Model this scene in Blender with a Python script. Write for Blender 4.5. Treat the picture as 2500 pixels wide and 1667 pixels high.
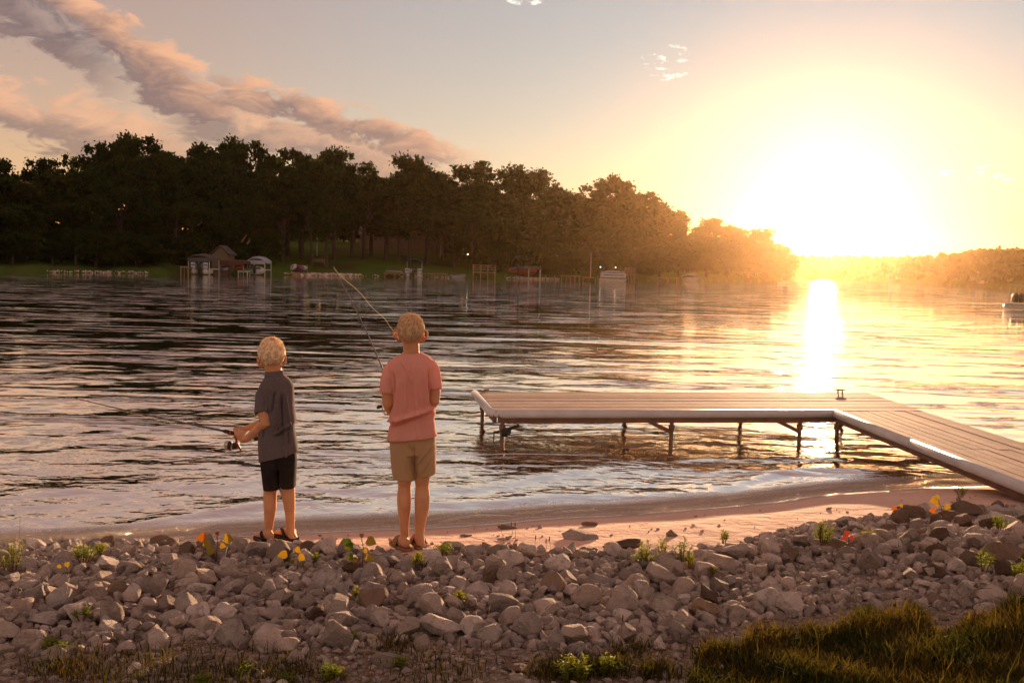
import bpy, math, random
import numpy as np
from mathutils import Vector, Matrix, Quaternion, noise as mnoise
R = math.radians
random.seed(5)
rng = np.random.default_rng(7)
for o in list(bpy.data.objects): bpy.data.objects.remove(o, do_unlink=True)
scene = bpy.context.scene
C = scene.collection

# ------------------------------------------------------------------ camera
CAMZ, FPX, ROLL, PITCH = 1.95, 2430.0, R(1.518), math.atan(179.5/2430)
cd = bpy.data.cameras.new('camera'); cam = bpy.data.objects.new('camera', cd); C.objects.link(cam)
CM = Matrix.Rotation(R(90)-PITCH, 3, 'X') @ Matrix.Rotation(ROLL, 3, 'Z')
cam.matrix_world = Matrix.Translation((0, 0, CAMZ)) @ CM.to_4x4()
cd.sensor_width = 36; cd.lens = 36*FPX/2500; cd.clip_start = .1; cd.clip_end = 6000
scene.camera = cam
# ------------------------------------------------------------------ sun, exposure
SAZ, SEL = R(17.2), R(3.5)
S = Vector((math.sin(SAZ)*math.cos(SEL), math.cos(SAZ)*math.cos(SEL), math.sin(SEL)))
sl = bpy.data.lights.new('sun', 'SUN'); sl.energy = 5.0; sl.angle = R(.5); sl.color = (1.0, .62, .34)
so = bpy.data.objects.new('sun', sl); C.objects.link(so); so.rotation_euler = (-S).to_track_quat('-Z', 'Y').to_euler()
so.location = (60, 200, 60)
vs = scene.view_settings; vs.view_transform = 'Standard'; vs.look = 'None'; vs.gamma = 1; vs.exposure = 1.15; vs.use_curve_mapping = False
# ------------------------------------------------------------------ sky
world = bpy.data.worlds.new('World'); scene.world = world; world.use_nodes = True
wt = world.node_tree; wt.nodes.clear()
class NB:
    """small helper for node maths"""
    def __init__(s, t): s.t = t
    def n(s, ty, **k):
        x = s.t.nodes.new(ty)
        for a, b in k.items(): setattr(x, a, b)
        return x
    def lk(s, a, b): s.t.links.new(a, b)
    def put(s, inp, v):
        if hasattr(v, 'is_output') or hasattr(v, 'links'): s.t.links.new(v, inp)
        else: inp.default_value = v
    def m(s, op, a, b=None, c=None, clamp=False):
        x = s.n('ShaderNodeMath', operation=op); x.use_clamp = clamp
        for i, v in enumerate((a, b, c)):
            if v is not None: s.put(x.inputs[i], v)
        return x.outputs[0]
    def v(s, op, a, b=None, sc=None):
        x = s.n('ShaderNodeVectorMath', operation=op); s.put(x.inputs[0], a)
        if b is not None: s.put(x.inputs[1], b)
        if sc is not None: s.put(x.inputs['Scale'], sc)
        return x.outputs['Value'] if op in ('DOT_PRODUCT', 'LENGTH') else x.outputs[0]
    def mix(s, f, a, b, blend='MIX'):
        x = s.n('ShaderNodeMix', data_type='RGBA', blend_type=blend); x.clamp_factor = True
        s.put(x.inputs[0], f)
        for i, v in ((6, a), (7, b)): s.put(x.inputs[i], (*v, 1) if isinstance(v, tuple) and len(v) == 3 else v)
        return x.outputs[2]
    def noise(s, vec, scale, detail=4, rough=.55, dist=0):
        x = s.n('ShaderNodeTexNoise'); x.inputs['Scale'].default_value = scale; x.inputs['Detail'].default_value = detail
        x.inputs['Roughness'].default_value = rough; x.inputs['Distortion'].default_value = dist
        if vec is not None: s.lk(vec, x.inputs['Vector'])
        return x.outputs['Fac']
    def mr(s, v, a, b, c=0., d=1., smooth=True):
        x = s.n('ShaderNodeMapRange'); x.interpolation_type = 'SMOOTHSTEP' if smooth else 'LINEAR'
        s.put(x.inputs[0], v)
        for i, q in enumerate((a, b, c, d)): s.put(x.inputs[i+1], q)
        return x.outputs[0]
    def xyz(s, a, b, c):
        x = s.n('ShaderNodeCombineXYZ')
        for i, q in enumerate((a, b, c)): s.put(x.inputs[i], q)
        return x.outputs[0]
w = NB(wt)
tc = w.n('ShaderNodeTexCoord').outputs['Generated']
d = w.v('NORMALIZE', tc)
sep = w.n('ShaderNodeSeparateXYZ'); w.lk(d, sep.inputs[0]); dx, dy, dz = sep.outputs
DEG = 57.29578
az = w.m('MULTIPLY', w.m('ARCTAN2', dx, dy), DEG)
el = w.m('MULTIPLY', w.m('ARCSINE', dz), DEG)
ela = w.m('MAXIMUM', el, 0.)
th = w.m('MULTIPLY', w.m('ARCCOSINE', w.m('MINIMUM', w.v('DOT_PRODUCT', d, tuple(S)), 1.)), DEG)
def ex(x, k): return w.m('EXPONENT', w.m('MULTIPLY', x, -1./k))
base = w.mix(w.mr(th, 10., 25.), (.15, .19, .26), (.20, .16, .19))
base = w.mix(w.mr(th, 22., 40.), base, (.23, .10, .09))
base = w.mix(w.mr(th, 45., 85.), base, (.40, .22, .16))
low = w.mix(w.mr(th, 6., 34.), (.06, .05, .06), (.37, .07, .09))
col = w.mix(w.m('MULTIPLY', ex(ela, 6.5), .85), base, low)
cloudsum = None
# cloud streaks over the left woods, written in azimuth / elevation
cv = w.xyz(az, el, 0.)
n1 = w.noise(w.v('MULTIPLY', cv, (.09, .22, 1.)), 1., 7, .6, .6)
n2 = w.noise(w.v('MULTIPLY', cv, (.42, .95, 1.)), 1., 8, .62, .6)
wob = w.m('MULTIPLY', w.m('SUBTRACT', n1, .5), 5.)
def band(ax, ay, bx, by, width, k=1.):
    L = math.hypot(bx-ax, by-ay); ux, uy = (bx-ax)/L, (by-ay)/L
    ra = w.m('SUBTRACT', az, ax); re = w.m('SUBTRACT', el, ay)
    u = w.m('ADD', w.m('MULTIPLY', ra, ux), w.m('MULTIPLY', re, uy))
    v_ = w.m('ADD', w.m('MULTIPLY', ra, -uy), w.m('MULTIPLY', re, ux))
    v_ = w.m('ADD', v_, wob)
    a = w.m('SUBTRACT', 1., w.m('DIVIDE', w.m('ABSOLUTE', v_), width))
    e = w.m('MULTIPLY', w.mr(u, -1.5, 1.5), w.mr(u, L+2., L-3.))
    dn = w.m('ADD', w.m('MULTIPLY', a, 1.1), w.m('MULTIPLY', w.m('SUBTRACT', n2, .52), 2.8))
    return w.m('MULTIPLY', w.mr(dn, .05, .55), w.m('MULTIPLY', e, k)), v_
for (ax, ay, bx, by, wd, k, dark) in ((-34, 9.0, -17, 5.2, 1.9, .75, 0), (-19, 7.6, -3, 4.6, 1.6, .8, 0), (-26.3, 13.9, -14.5, 6.4, 1.9, .97, 0), (-17, 9.1, -2.5, 5.9, 1.15, .92, 0), (-38, 20.6, -22, 9.2, 1.55, .97, 1)):
    msk, vv = band(ax, ay, bx, by, wd, k)
    lit = w.mr(w.m('ADD', vv, w.m('MULTIPLY', w.m('SUBTRACT', n2, .5), 4.)), -.9, 1.7)
    cc = w.mix(lit, (.25, .175, .165), (.84, .46, .28) if not dark else (.42, .31, .28))
    if dark: cc = w.mix(w.mr(n2, .35, .6), (.19, .15, .16), cc)
    col = w.mix(msk, col, cc)
    cloudsum = msk if cloudsum is None else w.m('MAXIMUM', cloudsum, msk)
# small bright puffs
for (a0, e0, ra, re, thr) in ((8.3, 11.6, 2.6, 1.7, .52), (.3, 14.9, 2.2, .8, .46), (25., 5.5, 4., .7, .5)):
    g = w.m('SUBTRACT', 1., w.v('LENGTH', w.v('DIVIDE', w.v('SUBTRACT', cv, (a0, e0, 0.)), (ra, re, 1.))))
    n3 = w.noise(w.v('MULTIPLY', cv, (.9, 2.0, 1.)), 1., 6, .6)
    col = w.mix(w.m('MULTIPLY', w.mr(w.m('MULTIPLY', w.mr(g, 0., .5), n3), thr, thr+.14), .8), col, (.9, .85, .78))
glow = w.v('SCALE', (.95, .90, .82), sc=w.m('ADD', w.m('MULTIPLY', ex(th, 3.0), .8), w.m('MULTIPLY', ex(th, 8.), .05)))
col = w.v('ADD', col, glow)
sky = w.n('ShaderNodeTexSky', sky_type='NISHITA'); sky.sun_disc = False; sky.sun_elevation = SEL; sky.sun_rotation = SAZ
sky.dust_density = .05; sky.air_density = 1.0
bg1 = w.n('ShaderNodeBackground'); w.lk(w.mix(cloudsum, w.v('MULTIPLY', sky.outputs[0], (1.10, .95, .82)), (0., 0., 0.)), bg1.inputs[0]); bg1.inputs[1].default_value = .05
bg2 = w.n('ShaderNodeBackground'); w.lk(col, bg2.inputs[0]); bg2.inputs[1].default_value = .49
ad = w.n('ShaderNodeAddShader'); w.lk(bg1.outputs[0], ad.inputs[0]); w.lk(bg2.outputs[0], ad.inputs[1])
wo = w.n('ShaderNodeOutputWorld'); w.lk(ad.outputs[0], wo.inputs[0])

# ------------------------------------------------------------------ projection helpers (measuring the place from the picture)
CP = Vector((0, 0, CAMZ))
def ray(px, py): return (CM @ Vector(((px-1250)/FPX, (833.5-py)/FPX, -1)))
def at_z(px, py, z):
    r = ray(px, py); return CP + r*((z-CAMZ)/r.z)
def at_y(px, py, Y):
    r = ray(px, py); return CP + r*(Y/r.y)
CMi = np.array(CM.transposed())
def proj(x, y, z):
    p = np.stack([np.asarray(x, float), np.asarray(y, float), np.asarray(z, float)-CAMZ], -1) @ CMi.T
    return 1250 + FPX*p[..., 0]/-p[..., 2], 833.5 - FPX*p[..., 1]/-p[..., 2]
def hor(px): return 654 + .0265*(px-1250)

# ------------------------------------------------------------------ geometry helpers
def tag(o, label=None, cat=None, group=None, kind=None):
    if label: o['label'] = label
    if cat: o['category'] = cat
    if group: o['group'] = group
    if kind: o['kind'] = kind
    return o
def empty(name, loc, label=None, cat=None, group=None):
    o = bpy.data.objects.new(name, None); C.objects.link(o); o.location = loc; o.empty_display_size = .2
    return tag(o, label, cat, group)
class MB:
    def __init__(s): s.v = []; s.f = []; s.n = 0
    def add(s, vs_, fs):
        k = s.n
        s.v.extend([tuple(q) for q in vs_]); s.n += len(vs_)
        s.f.extend([tuple(i+k for i in f) for f in fs]); return s
    def box(s, c, sz, rz=0, M=None):
        x, y, z = [q/2 for q in sz]
        vs_ = [Vector(q) for q in ((-x,-y,-z),(x,-y,-z),(x,y,-z),(-x,y,-z),(-x,-y,z),(x,-y,z),(x,y,z),(-x,y,z))]
        m = M if M is not None else Matrix.Rotation(rz, 3, 'Z')
        return s.add([m @ q + Vector(c) for q in vs_], [(3,2,1,0),(4,5,6,7),(0,1,5,4),(1,2,6,5),(2,3,7,6),(3,0,4,7)])
    def hexa(s, b, t):     # bottom quad, top quad (both counter-clockwise)
        return s.add(list(b)+list(t), [(3,2,1,0),(4,5,6,7),(0,1,5,4),(1,2,6,5),(2,3,7,6),(3,0,4,7)])
    def bar(s, a, b, wd, hh):
        a, b = Vector(a), Vector(b); d_ = (b-a); L = d_.length; d_.normalize()
        u = d_.cross(Vector((0,0,1)));
        if u.length < .05: u = Vector((1,0,0))
        u.normalize(); v_ = u.cross(d_)
        M = Matrix((u, d_, v_)).transposed()
        return s.box((a+b)/2, (wd, L, hh), M=M)
    def loft(s, cs, us, vs_, seg=16, p=2.0, dome=.0):
        ring = []
        for i in range(seg):
            a = 2*math.pi*i/seg; ca, sa = math.cos(a), math.sin(a)
            ring.append((math.copysign(abs(ca)**(2/p), ca), math.copysign(abs(sa)**(2/p), sa)))
        V = []; F = []
        for c_, u, v_ in zip(cs, us, vs_):
            V += [Vector(c_)+Vector(u)*q[0]+Vector(v_)*q[1] for q in ring]
        n = len(cs)
        for j in range(n-1):
            for i in range(seg):
                k = (i+1) % seg
                F.append((j*seg+i, j*seg+k, (j+1)*seg+k, (j+1)*seg+i))
        a0 = Vector(cs[0]); a1 = Vector(cs[-1])
        r0 = (Vector(us[0]).length+Vector(vs_[0]).length)/2; r1 = (Vector(us[-1]).length+Vector(vs_[-1]).length)/2
        V.append(a0 + (a0-Vector(cs[1])).normalized()*r0*dome); V.append(a1 + (a1-Vector(cs[-2])).normalized()*r1*dome)
        i0 = n*seg
        for i in range(seg):
            k = (i+1) % seg
            F.append((k, i, i0)); F.append(((n-1)*seg+i, (n-1)*seg+k, i0+1))
        return s.add(V, F)
    def tube(s, pts, rs, seg=8, dome=.6, flat=1.0, up=(0,0,1)):
        pts = [Vector(q) for q in pts]
        if not hasattr(rs, '__len__'): rs = [rs]*len(pts)
        us, vv = [], []
        for i, q in enumerate(pts):
            t = (pts[min(i+1, len(pts)-1)]-pts[max(i-1, 0)])
            if t.length < 1e-9: t = Vector((0,0,1))
            t.normalize()
            u = t.cross(Vector(up))
            if u.length < .1: u = t.cross(Vector((0,1,0)))
            u.normalize(); v_ = t.cross(u)
            us.append(u*rs[i]); vv.append(v_*rs[i]*flat)
        return s.loft(pts, us, vv, seg, 2.0, dome)
    def ell(s, c, u, v_, w_, nu=16, nv=12):
        c, u, v_, w_ = Vector(c), Vector(u), Vector(v_), Vector(w_)
        V = []; F = []
        for j in range(1, nv):
            ph = math.pi*j/nv
            for i in range(nu):
                a = 2*math.pi*i/nu
                V.append(c+u*math.cos(a)*math.sin(ph)+v_*math.sin(a)*math.sin(ph)-w_*math.cos(ph))
        V += [c-w_, c+w_]; b = (nv-1)*nu
        for j in range(nv-2):
            for i in range(nu):
                k = (i+1) % nu; F.append((j*nu+i, j*nu+k, (j+1)*nu+k, (j+1)*nu+i))
        for i in range(nu):
            k = (i+1) % nu; F.append((k, i, b)); F.append(((nv-2)*nu+i, (nv-2)*nu+k, b+1))
        return s.add(V, F)
    def build(s, name, mat, parent=None, smooth=False, bevel=0):
        me = bpy.data.meshes.new(name); me.from_pydata(s.v, [], s.f)
        return link(name, me, mat, parent, smooth, bevel)
def link(name, me, mat, parent=None, smooth=False, bevel=0, world_coords=True):
    if mat is not None: me.materials.append(mat)
    if smooth: me.polygons.foreach_set('use_smooth', [True]*len(me.polygons))
    me.update()
    o = bpy.data.objects.new(name, me); C.objects.link(o)
    if parent is not None:
        o.parent = parent
        if world_coords: o.matrix_parent_inverse = pinv(parent)
    if bevel:
        b = o.modifiers.new('bevel', 'BEVEL'); b.width = bevel; b.segments = 2; b.limit_method = 'ANGLE'
    return o
def pinv(p):
    m = Matrix.Translation(p.location) @ p.rotation_euler.to_matrix().to_4x4()
    if p.parent: m = (Matrix.Translation(p.parent.location)) @ p.matrix_parent_inverse @ m
    return m.inverted()
def nmesh(name, V, F, mat, parent=None, smooth=True, colors=None, attr='tint'):
    """numpy arrays to mesh; F is (n,3) or (n,4)"""
    me = bpy.data.meshes.new(name); k = F.shape[1]
    me.vertices.add(len(V)); me.vertices.foreach_set('co', np.ascontiguousarray(V, dtype=np.float32).ravel())
    me.loops.add(F.size); me.loops.foreach_set('vertex_index', F.astype(np.int32).ravel())
    me.polygons.add(len(F)); me.polygons.foreach_set('loop_start', np.arange(0, F.size, k, dtype=np.int32))
    me.polygons.foreach_set('loop_total', np.full(len(F), k, dtype=np.int32))
    me.update(calc_edges=True)
    if colors is not None:
        for an, cv_ in (colors.items() if isinstance(colors, dict) else ((attr, colors),)):
            a = me.attributes.new(an, 'FLOAT', 'POINT'); a.data.foreach_set('value', np.asarray(cv_, np.float32))
    if smooth: me.polygons.foreach_set('use_smooth', np.ones(len(F), bool))
    if mat is None: me.update(); return me
    return link(name, me, mat, parent)

# ------------------------------------------------------------------ materials
def mat(name, c1, c2=None, scale=6., rough=.8, bump=0., bscale=None, detail=5, spec=.3, metal=0., trans=0., attr=None, objrand=0., sss=0., stretch=None):
    m = bpy.data.materials.new(name); m.use_nodes = True; t = m.node_tree; t.nodes.clear(); b = NB(t)
    o = b.n('ShaderNodeOutputMaterial'); p = b.n('ShaderNodeBsdfPrincipled'); b.lk(p.outputs[0], o.inputs[0])
    co = b.n('ShaderNodeTexCoord').outputs['Object']
    if stretch: co = b.v('MULTIPLY', co, stretch)
    c2 = c2 or tuple(q*.8 for q in c1)
    f = b.mr(b.noise(co, scale, detail), .3, .7)
    c = b.mix(f, c1, c2)
    if attr:
        a = b.n('ShaderNodeAttribute', attribute_name=attr).outputs['Fac']
        c = b.v('SCALE', c, sc=b.m('ADD', b.m('MULTIPLY', a, .7), .65))
    if objrand:
        r_ = b.n('ShaderNodeObjectInfo').outputs['Random']
        c = b.v('SCALE', c, sc=b.m('ADD', b.m('MULTIPLY', r_, 2*objrand), 1-objrand))
    b.put(p.inputs['Base Color'], c)
    p.inputs['Roughness'].default_value = rough; p.inputs['Specular IOR Level'].default_value = spec; p.inputs['Metallic'].default_value = metal
    if sss:
        p.inputs['Subsurface Weight'].default_value = sss; p.inputs['Subsurface Radius'].default_value = (1., .3, .12); p.inputs['Subsurface Scale'].default_value = .012
    if bump:
        bn = b.n('ShaderNodeBump'); bn.inputs['Strength'].default_value = 1.; bn.inputs['Distance'].default_value = bump
        b.lk(b.noise(co, bscale or scale*4, 6, .6), bn.inputs['Height']); b.lk(bn.outputs[0], p.inputs['Normal'])
    if trans:
        tr = b.n('ShaderNodeBsdfTranslucent'); b.put(tr.inputs[0], b.v('MULTIPLY', c, (1.7, 1.5, .7)))
        mx = b.n('ShaderNodeMixShader'); mx.inputs[0].default_value = trans
        b.lk(p.outputs[0], mx.inputs[1]); b.lk(tr.outputs[0], mx.inputs[2]); b.lk(mx.outputs[0], o.inputs[0])
    return m
M_white = mat('white_paint', (.48, .48, .47), (.38, .38, .38), 3., .4)
M_grey = mat('grey_metal', (.22, .22, .23), (.16, .16, .17), 4., .4, metal=.5)
M_dark = mat('dark_plastic', (.02, .02, .022), (.035, .03, .03), 8., .5)
M_black = mat('black_rubber', (.015, .015, .015), (.03, .028, .028), 20., .7)
M_wood = mat('weathered_wood', (.30, .19, .12), (.20, .12, .08), 3., .8, .002, 20)
M_tanwood = mat('light_timber', (.30, .20, .13), (.23, .15, .10), 3., .8, .002, 20)
M_brownroof = mat('brown_roof', (.12, .055, .035), (.08, .04, .03), 3., .9)
M_shed = mat('tan_siding', (.20, .15, .10), (.17, .13, .08), 2., .9)
M_canv_grey = mat('grey_canvas', (.09, .085, .08), (.07, .06, .06), 2., .9)
M_canv_white = mat('pale_canvas', (.32, .35, .42), (.27, .29, .36), 2., .8)
M_canv_blue = mat('blue_canvas', (.04, .13, .28), (.03, .10, .22), 2., .8)
M_red = mat('red_hull', (.45, .06, .04), (.35, .05, .03), 3., .4)
M_purple = mat('purple_hull', (.25, .05, .22), (.2, .04, .18), 3., .4)
M_glass = mat('window_glass', (.03, .035, .04), (.05, .055, .06), 2., .1, spec=.6)
M_housewall = mat('pale_siding', (.45, .43, .42), (.38, .36, .35), 1., .9)
M_brick = mat('brick_wall', (.24, .15, .12), (.2, .12, .1), 2., .9)
M_shingle = mat('grey_brown_shingle', (.17, .12, .11), (.12, .09, .085), 5., .95)
M_bark = mat('bark', (.09, .065, .05), (.05, .037, .03), 3., .95, .02, 8)
M_leafA = mat('foliage_dark', (.017, .034, .010), (.030, .046, .014), .35, .75, trans=.3, spec=.1)
M_leafB = mat('foliage_olive', (.024, .040, .011), (.042, .052, .016), .35, .75, trans=.35, spec=.1)
# ================================================================== LARGE STRUCTURE
WLP = [(-900,1352),(0,1340),(400,1325),(738,1298),(1000,1288),(1233,1277),(1450,1262),(1650,1246),(1794,1232),(2120,1200),(2400,1183),(2700,1170),(3300,1150)]
wlw = [at_z(a, b, 0) for a, b in WLP]
WX = np.array([-60]+[q.x for q in wlw]+[60]); WY = np.array([4.5]+[q.y for q in wlw]+[22])
def wl(x): return np.interp(x, WX, WY) + .03*np.sin(np.asarray(x)*2.3+.6) + .015*np.sin(np.asarray(x)*5.1)
def sm(x, a, b):
    t = np.clip((np.asarray(x, float)-a)/(b-a), 0, 1); return t*t*(3-2*t)
SHP = np.array([(-4000,100),(-1500,110),(0,121),(500,140),(1000,165),(1500,185),(1700,235),(1850,290),(1905,330),(1925,640),(2050,600),(2200,430),(2350,320),(2500,255),(3200,200),(6000,170)], float)
SHA = np.arctan((SHP[:, 0]-1250)/FPX); SHD = SHP[:, 1]
def shore(a): return np.interp(a, SHA, SHD)
def pn(x, y, k=0):     # cheap smooth noise
    return (np.sin(x*1.0+1.3+k)*np.cos(y*1.3-.7*k)+np.sin(x*2.3-y*1.7+2.1+k)*.5+np.sin(x*4.9+y*5.3+k*2)*.25)/1.75
def ground(x, y):
    x = np.asarray(x, float); y = np.asarray(y, float)
    r = np.hypot(x, y); s = wl(x)-y
    z = np.interp(s, [-30,-8,-2,-.5,0,.5,1.,1.6,3,6,14], [-2.6,-1.6,-.35,-.07,0,.085,.16,.21,.27,.33,.42])
    z = z + .14*sm(x, 1.4, 2.8)*sm(s, 2.0, 3.2)
    z = z + .006*pn(x*5, y*5)*sm(s, .1, .8) + .012*pn(x*1.7, y*1.7, 2)*sm(s, 1.2, 2.5)
    a = np.arctan2(x, y); rs = r - shore(a) - 1.5*np.sin(a*60) - .8*np.sin(a*171)
    far = np.interp(rs, [-25,-1,0,.6,8,30,60,120,500], [-2.6,-.3,0,.5,1.3,3.6,6.2,9,14]) + .3*pn(x*.1, y*.1)*sm(rs, 2, 12)
    front = (y > 0) | (r > 60)
    return np.where(front & (r > 40), np.maximum(far, -2.6), z)
gz = lambda x, y: float(ground(x, y))

def ground_mat(kind):
    m = bpy.data.materials.new(kind); m.use_nodes = True; t = m.node_tree; t.nodes.clear(); b = NB(t)
    o = b.n('ShaderNodeOutputMaterial'); p = b.n('ShaderNodeBsdfPrincipled'); b.lk(p.outputs[0], o.inputs[0])
    co = b.n('ShaderNodeTexCoord').outputs['Object']
    s_ = b.n('ShaderNodeAttribute', attribute_name='shore_dist').outputs['Fac']
    bn = b.n('ShaderNodeBump'); bn.inputs['Strength'].default_value = 1.
    if kind == 'sand':
        c = b.mix(b.mr(b.noise(co, 3., 5), .3, .7), (.80, .52, .40), (.73, .46, .35))
        c = b.mix(b.mr(b.noise(co, 220., 2), .35, .65), c, b.v('SCALE', c, sc=.82))
        wet = b.mr(b.m('ADD', s_, b.m('MULTIPLY', b.noise(co, 1.4, 4), .25)), .16, .40)
        c = b.mix(wet, (.34, .21, .155), c)
        b.put(p.inputs['Roughness'], b.mr(wet, 0., 1., .5, .95)); bn.inputs['Distance'].default_value = .03
        h = b.m('ADD', b.m('ADD', b.m('MULTIPLY', b.noise(co, 3.5, 3), 1.5), b.noise(co, 9., 5)), b.m('MULTIPLY', b.noise(co, 60., 4), .3)); c = b.mix(b.m('MULTIPLY', b.mr(b.noise(co, 14., 6, .7), .60, .70), .45), c, (.38, .25, .18)); 
    elif kind == 'soil':
        c = b.mix(b.mr(b.noise(co, 5., 6), .3, .7), (.15, .10, .075), (.25, .18, .135))
        c = b.mix(b.mr(b.noise(co, 40., 4), .45, .62), c, (.36, .28, .23))
        p.inputs['Roughness'].default_value = .95; bn.inputs['Distance'].default_value = .03; h = b.noise(co, 30., 8, .65)
    elif kind == 'lawn':
        c = b.mix(b.mr(b.noise(co, .25, 6), .35, .65), (.07, .125, .025), (.09, .115, .03))
        c = b.mix(b.mr(b.noise(co, .05, 4), .55, .7), c, (.07, .055, .03))
        p.inputs['Roughness'].default_value = 1.; p.inputs['Specular IOR Level'].default_value = 0.; bn.inputs['Distance'].default_value = .3; h = b.noise(co, 2., 8, .7)
    else:
        c = b.mix(b.noise(co, 2., 4), (.10, .07, .045), (.07, .05, .03)); h = b.noise(co, 9., 4); bn.inputs['Distance'].default_value = .02
        p.inputs['Roughness'].default_value = 1.
    b.put(p.inputs['Base Color'], c); b.lk(h, bn.inputs['Height']); b.lk(bn.outputs[0], p.inputs['Normal'])
    return m
azs = np.concatenate([np.arange(-180, -50, 4.), np.arange(-50, -32, 1.), np.arange(-32, 32, .22), np.arange(32, 50, 1.), np.arange(50, 180.1, 4.)])*math.pi/180
rr = np.concatenate([np.arange(.5, 3, .5), np.arange(3, 11.5, .05), 11.5*1.12**np.arange(0, 22)])
rr = np.concatenate([rr[rr < 100], np.arange(100, 200, 2.5), 200*1.03**np.arange(0, 52)])
A, RR = np.meshgrid(azs, rr, indexing='ij'); X = RR*np.sin(A); Y = RR*np.cos(A); Z = ground(X, Y); SD = wl(X)-Y
na, nr = A.shape; idx = np.arange(na*nr).reshape(na, nr)
Q = np.stack([idx[:-1, :-1], idx[1:, :-1], idx[1:, 1:], idx[:-1, 1:]], -1).reshape(-1, 4)[:, ::-1]
P3 = np.stack([X, Y, Z], -1).reshape(-1, 3); sdv = SD.ravel()
cx_, cy_ = P3[Q, 0].mean(1), P3[Q, 1].mean(1); cz_ = P3[Q, 2].mean(1); rc = np.hypot(cx_, cy_); sc_ = wl(cx_)-cy_
near = rc < 40
RT = [(-2500,1312),(0,1312),(400,1316),(600,1322),(850,1332),(1000,1352),(1180,1330),(1400,1335),(1650,1345),(1760,1330),(1900,1290),(2100,1262),(2300,1235),(2500,1225),(3400,1225)]
RB = [(-2500,1610),(0,1606),(300,1600),(500,1566),(700,1606),(1000,1576),(1300,1590),(1450,1612),(1600,1580),(1750,1545),(1900,1520),(2100,1490),(2500,1500),(3400,1520)]
def rock_top(px): return np.interp(px, [q[0] for q in RT], [q[1] for q in RT])
def rock_bot(px): return np.interp(px, [q[0] for q in RB], [q[1] for q in RB])
cyy = np.maximum(cy_, .5); cpx, cpy = proj(cx_, cyy, cz_)
soilm = near & ((cpy > rock_top(cpx)+18) | (cy_ < 3))
bed = (cz_ < -.12) & ~soilm
sandm = near & ~soilm & ~bed
farm = ~near & ~bed
def sub(mask, name, mt, label, extra=None):
    f = Q[mask]; u, inv = np.unique(f, return_inverse=True)
    o = nmesh(name, P3[u], inv.reshape(-1, 4), mt, None, True, {'shore_dist': sdv[u]})
    return tag(o, label, kind='structure')
sub(soilm, 'bank_soil', ground_mat('soil'), 'brown gravelly soil of the near bank under the rocks')
sub(sandm, 'sand_beach', ground_mat('sand'), 'smooth pinkish sand beach between the rocks and the water')
sub(bed, 'lake_bed', ground_mat('bed'), 'lake bed under the water')
sub(farm, 'far_bank', ground_mat('lawn'), 'grassy far bank sloping up from the lake')

# ---------------- water
wa = np.concatenate([np.arange(-120, -34, 2.), np.arange(-34, 34, .11), np.arange(34, 121, 2.)])*math.pi/180
wr = [4.6]
while wr[-1] < 700:
    r_ = wr[-1]; wr.append(r_ + (.032 if r_ < 10.5 else .032*(r_/10.5)**1.75 if r_ < 60 else r_*.04))
wr = np.array(wr)
A, RR = np.meshgrid(wa, wr, indexing='ij'); X = RR*np.sin(A); Y = RR*np.cos(A); dd = Y-wl(X)
def smooth_noise(x, y, seed, n=10, lam=1.0, spread=.9, dirn=0.):
    g = np.random.default_rng(seed); z = np.zeros_like(x)
    for i in range(n):
        th_ = dirn + g.normal()*spread; L = lam*math.exp(g.normal()*.35); k = 2*math.pi/L
        z += np.sin(k*(x*math.sin(th_)+y*math.cos(th_))+g.uniform(0, 6.28))*L/lam
    return z/math.sqrt(n)
fade = 1/(1+(RR/18)**2)
H = (.008*smooth_noise(X, Y, 1, 12, 1.8, .8)*fade + .0040*smooth_noise(X, Y, 2, 18, .62, .9)/(1+(RR/15)**2) + .0012*smooth_noise(X, Y, 3, 16, .27, 1.)/(1+(RR/12)**3))
calm = sm(dd, .1, 1.6)*.6+.4
H = H*calm
def ridge(c, wd, amp, skew=.45):
    q = (dd-c)/wd; return amp*np.where(q < 0, np.exp(-(q/skew)**2), np.exp(-q**2))
n1_ = smooth_noise(X, Y*0, 11, 6, 2.5, .3, math.pi/2)
H += ridge(.72+.10*n1_, .26, .030*(.65+.35*sm(X, -.5, 2.2)))*(.75+.3*smooth_noise(X, Y*0, 12, 6, 1.6, .3, math.pi/2)) + ridge(1.6+.22*smooth_noise(X, Y*0, 13, 6, 3.5, .3, math.pi/2), .34, .010) + ridge(2.7+.3*n1_, .45, .006)
H += ridge(.20+.05*smooth_noise(X, Y*0, 14, 8, .9, .3, math.pi/2), .14, .012)
H = H*sm(dd, -.05, .35) + .004
P3w = np.stack([X, Y, H], -1).reshape(-1, 3)
na, nr = A.shape; idx = np.arange(na*nr).reshape(na, nr)
Qw = np.stack([idx[:-1, :-1], idx[1:, :-1], idx[1:, 1:], idx[:-1, 1:]], -1).reshape(-1, 4)[:, ::-1]
keep = (dd.ravel()[Qw].max(1) > -.25); Qw = Qw[keep]; u, inv = np.unique(Qw, return_inverse=True)
mw = bpy.data.materials.new('lake_water'); mw.use_nodes = True; t = mw.node_tree; t.nodes.clear(); b = NB(t)
out = b.n('ShaderNodeOutputMaterial')
co = b.n('ShaderNodeTexCoord').outputs['Object']
ds = b.n('ShaderNodeAttribute', attribute_name='shore_dist').outputs['Fac']
dist = b.v('LENGTH', b.v('MULTIPLY', co, (1., 1., 0.)))
def wn(sx, sy, dt=3, seed=0.): return b.noise(b.v('ADD', b.v('MULTIPLY', co, (sx, sy, 1.)), (seed, seed*1.7, 0.)), 1., dt, .55, .3)
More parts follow.
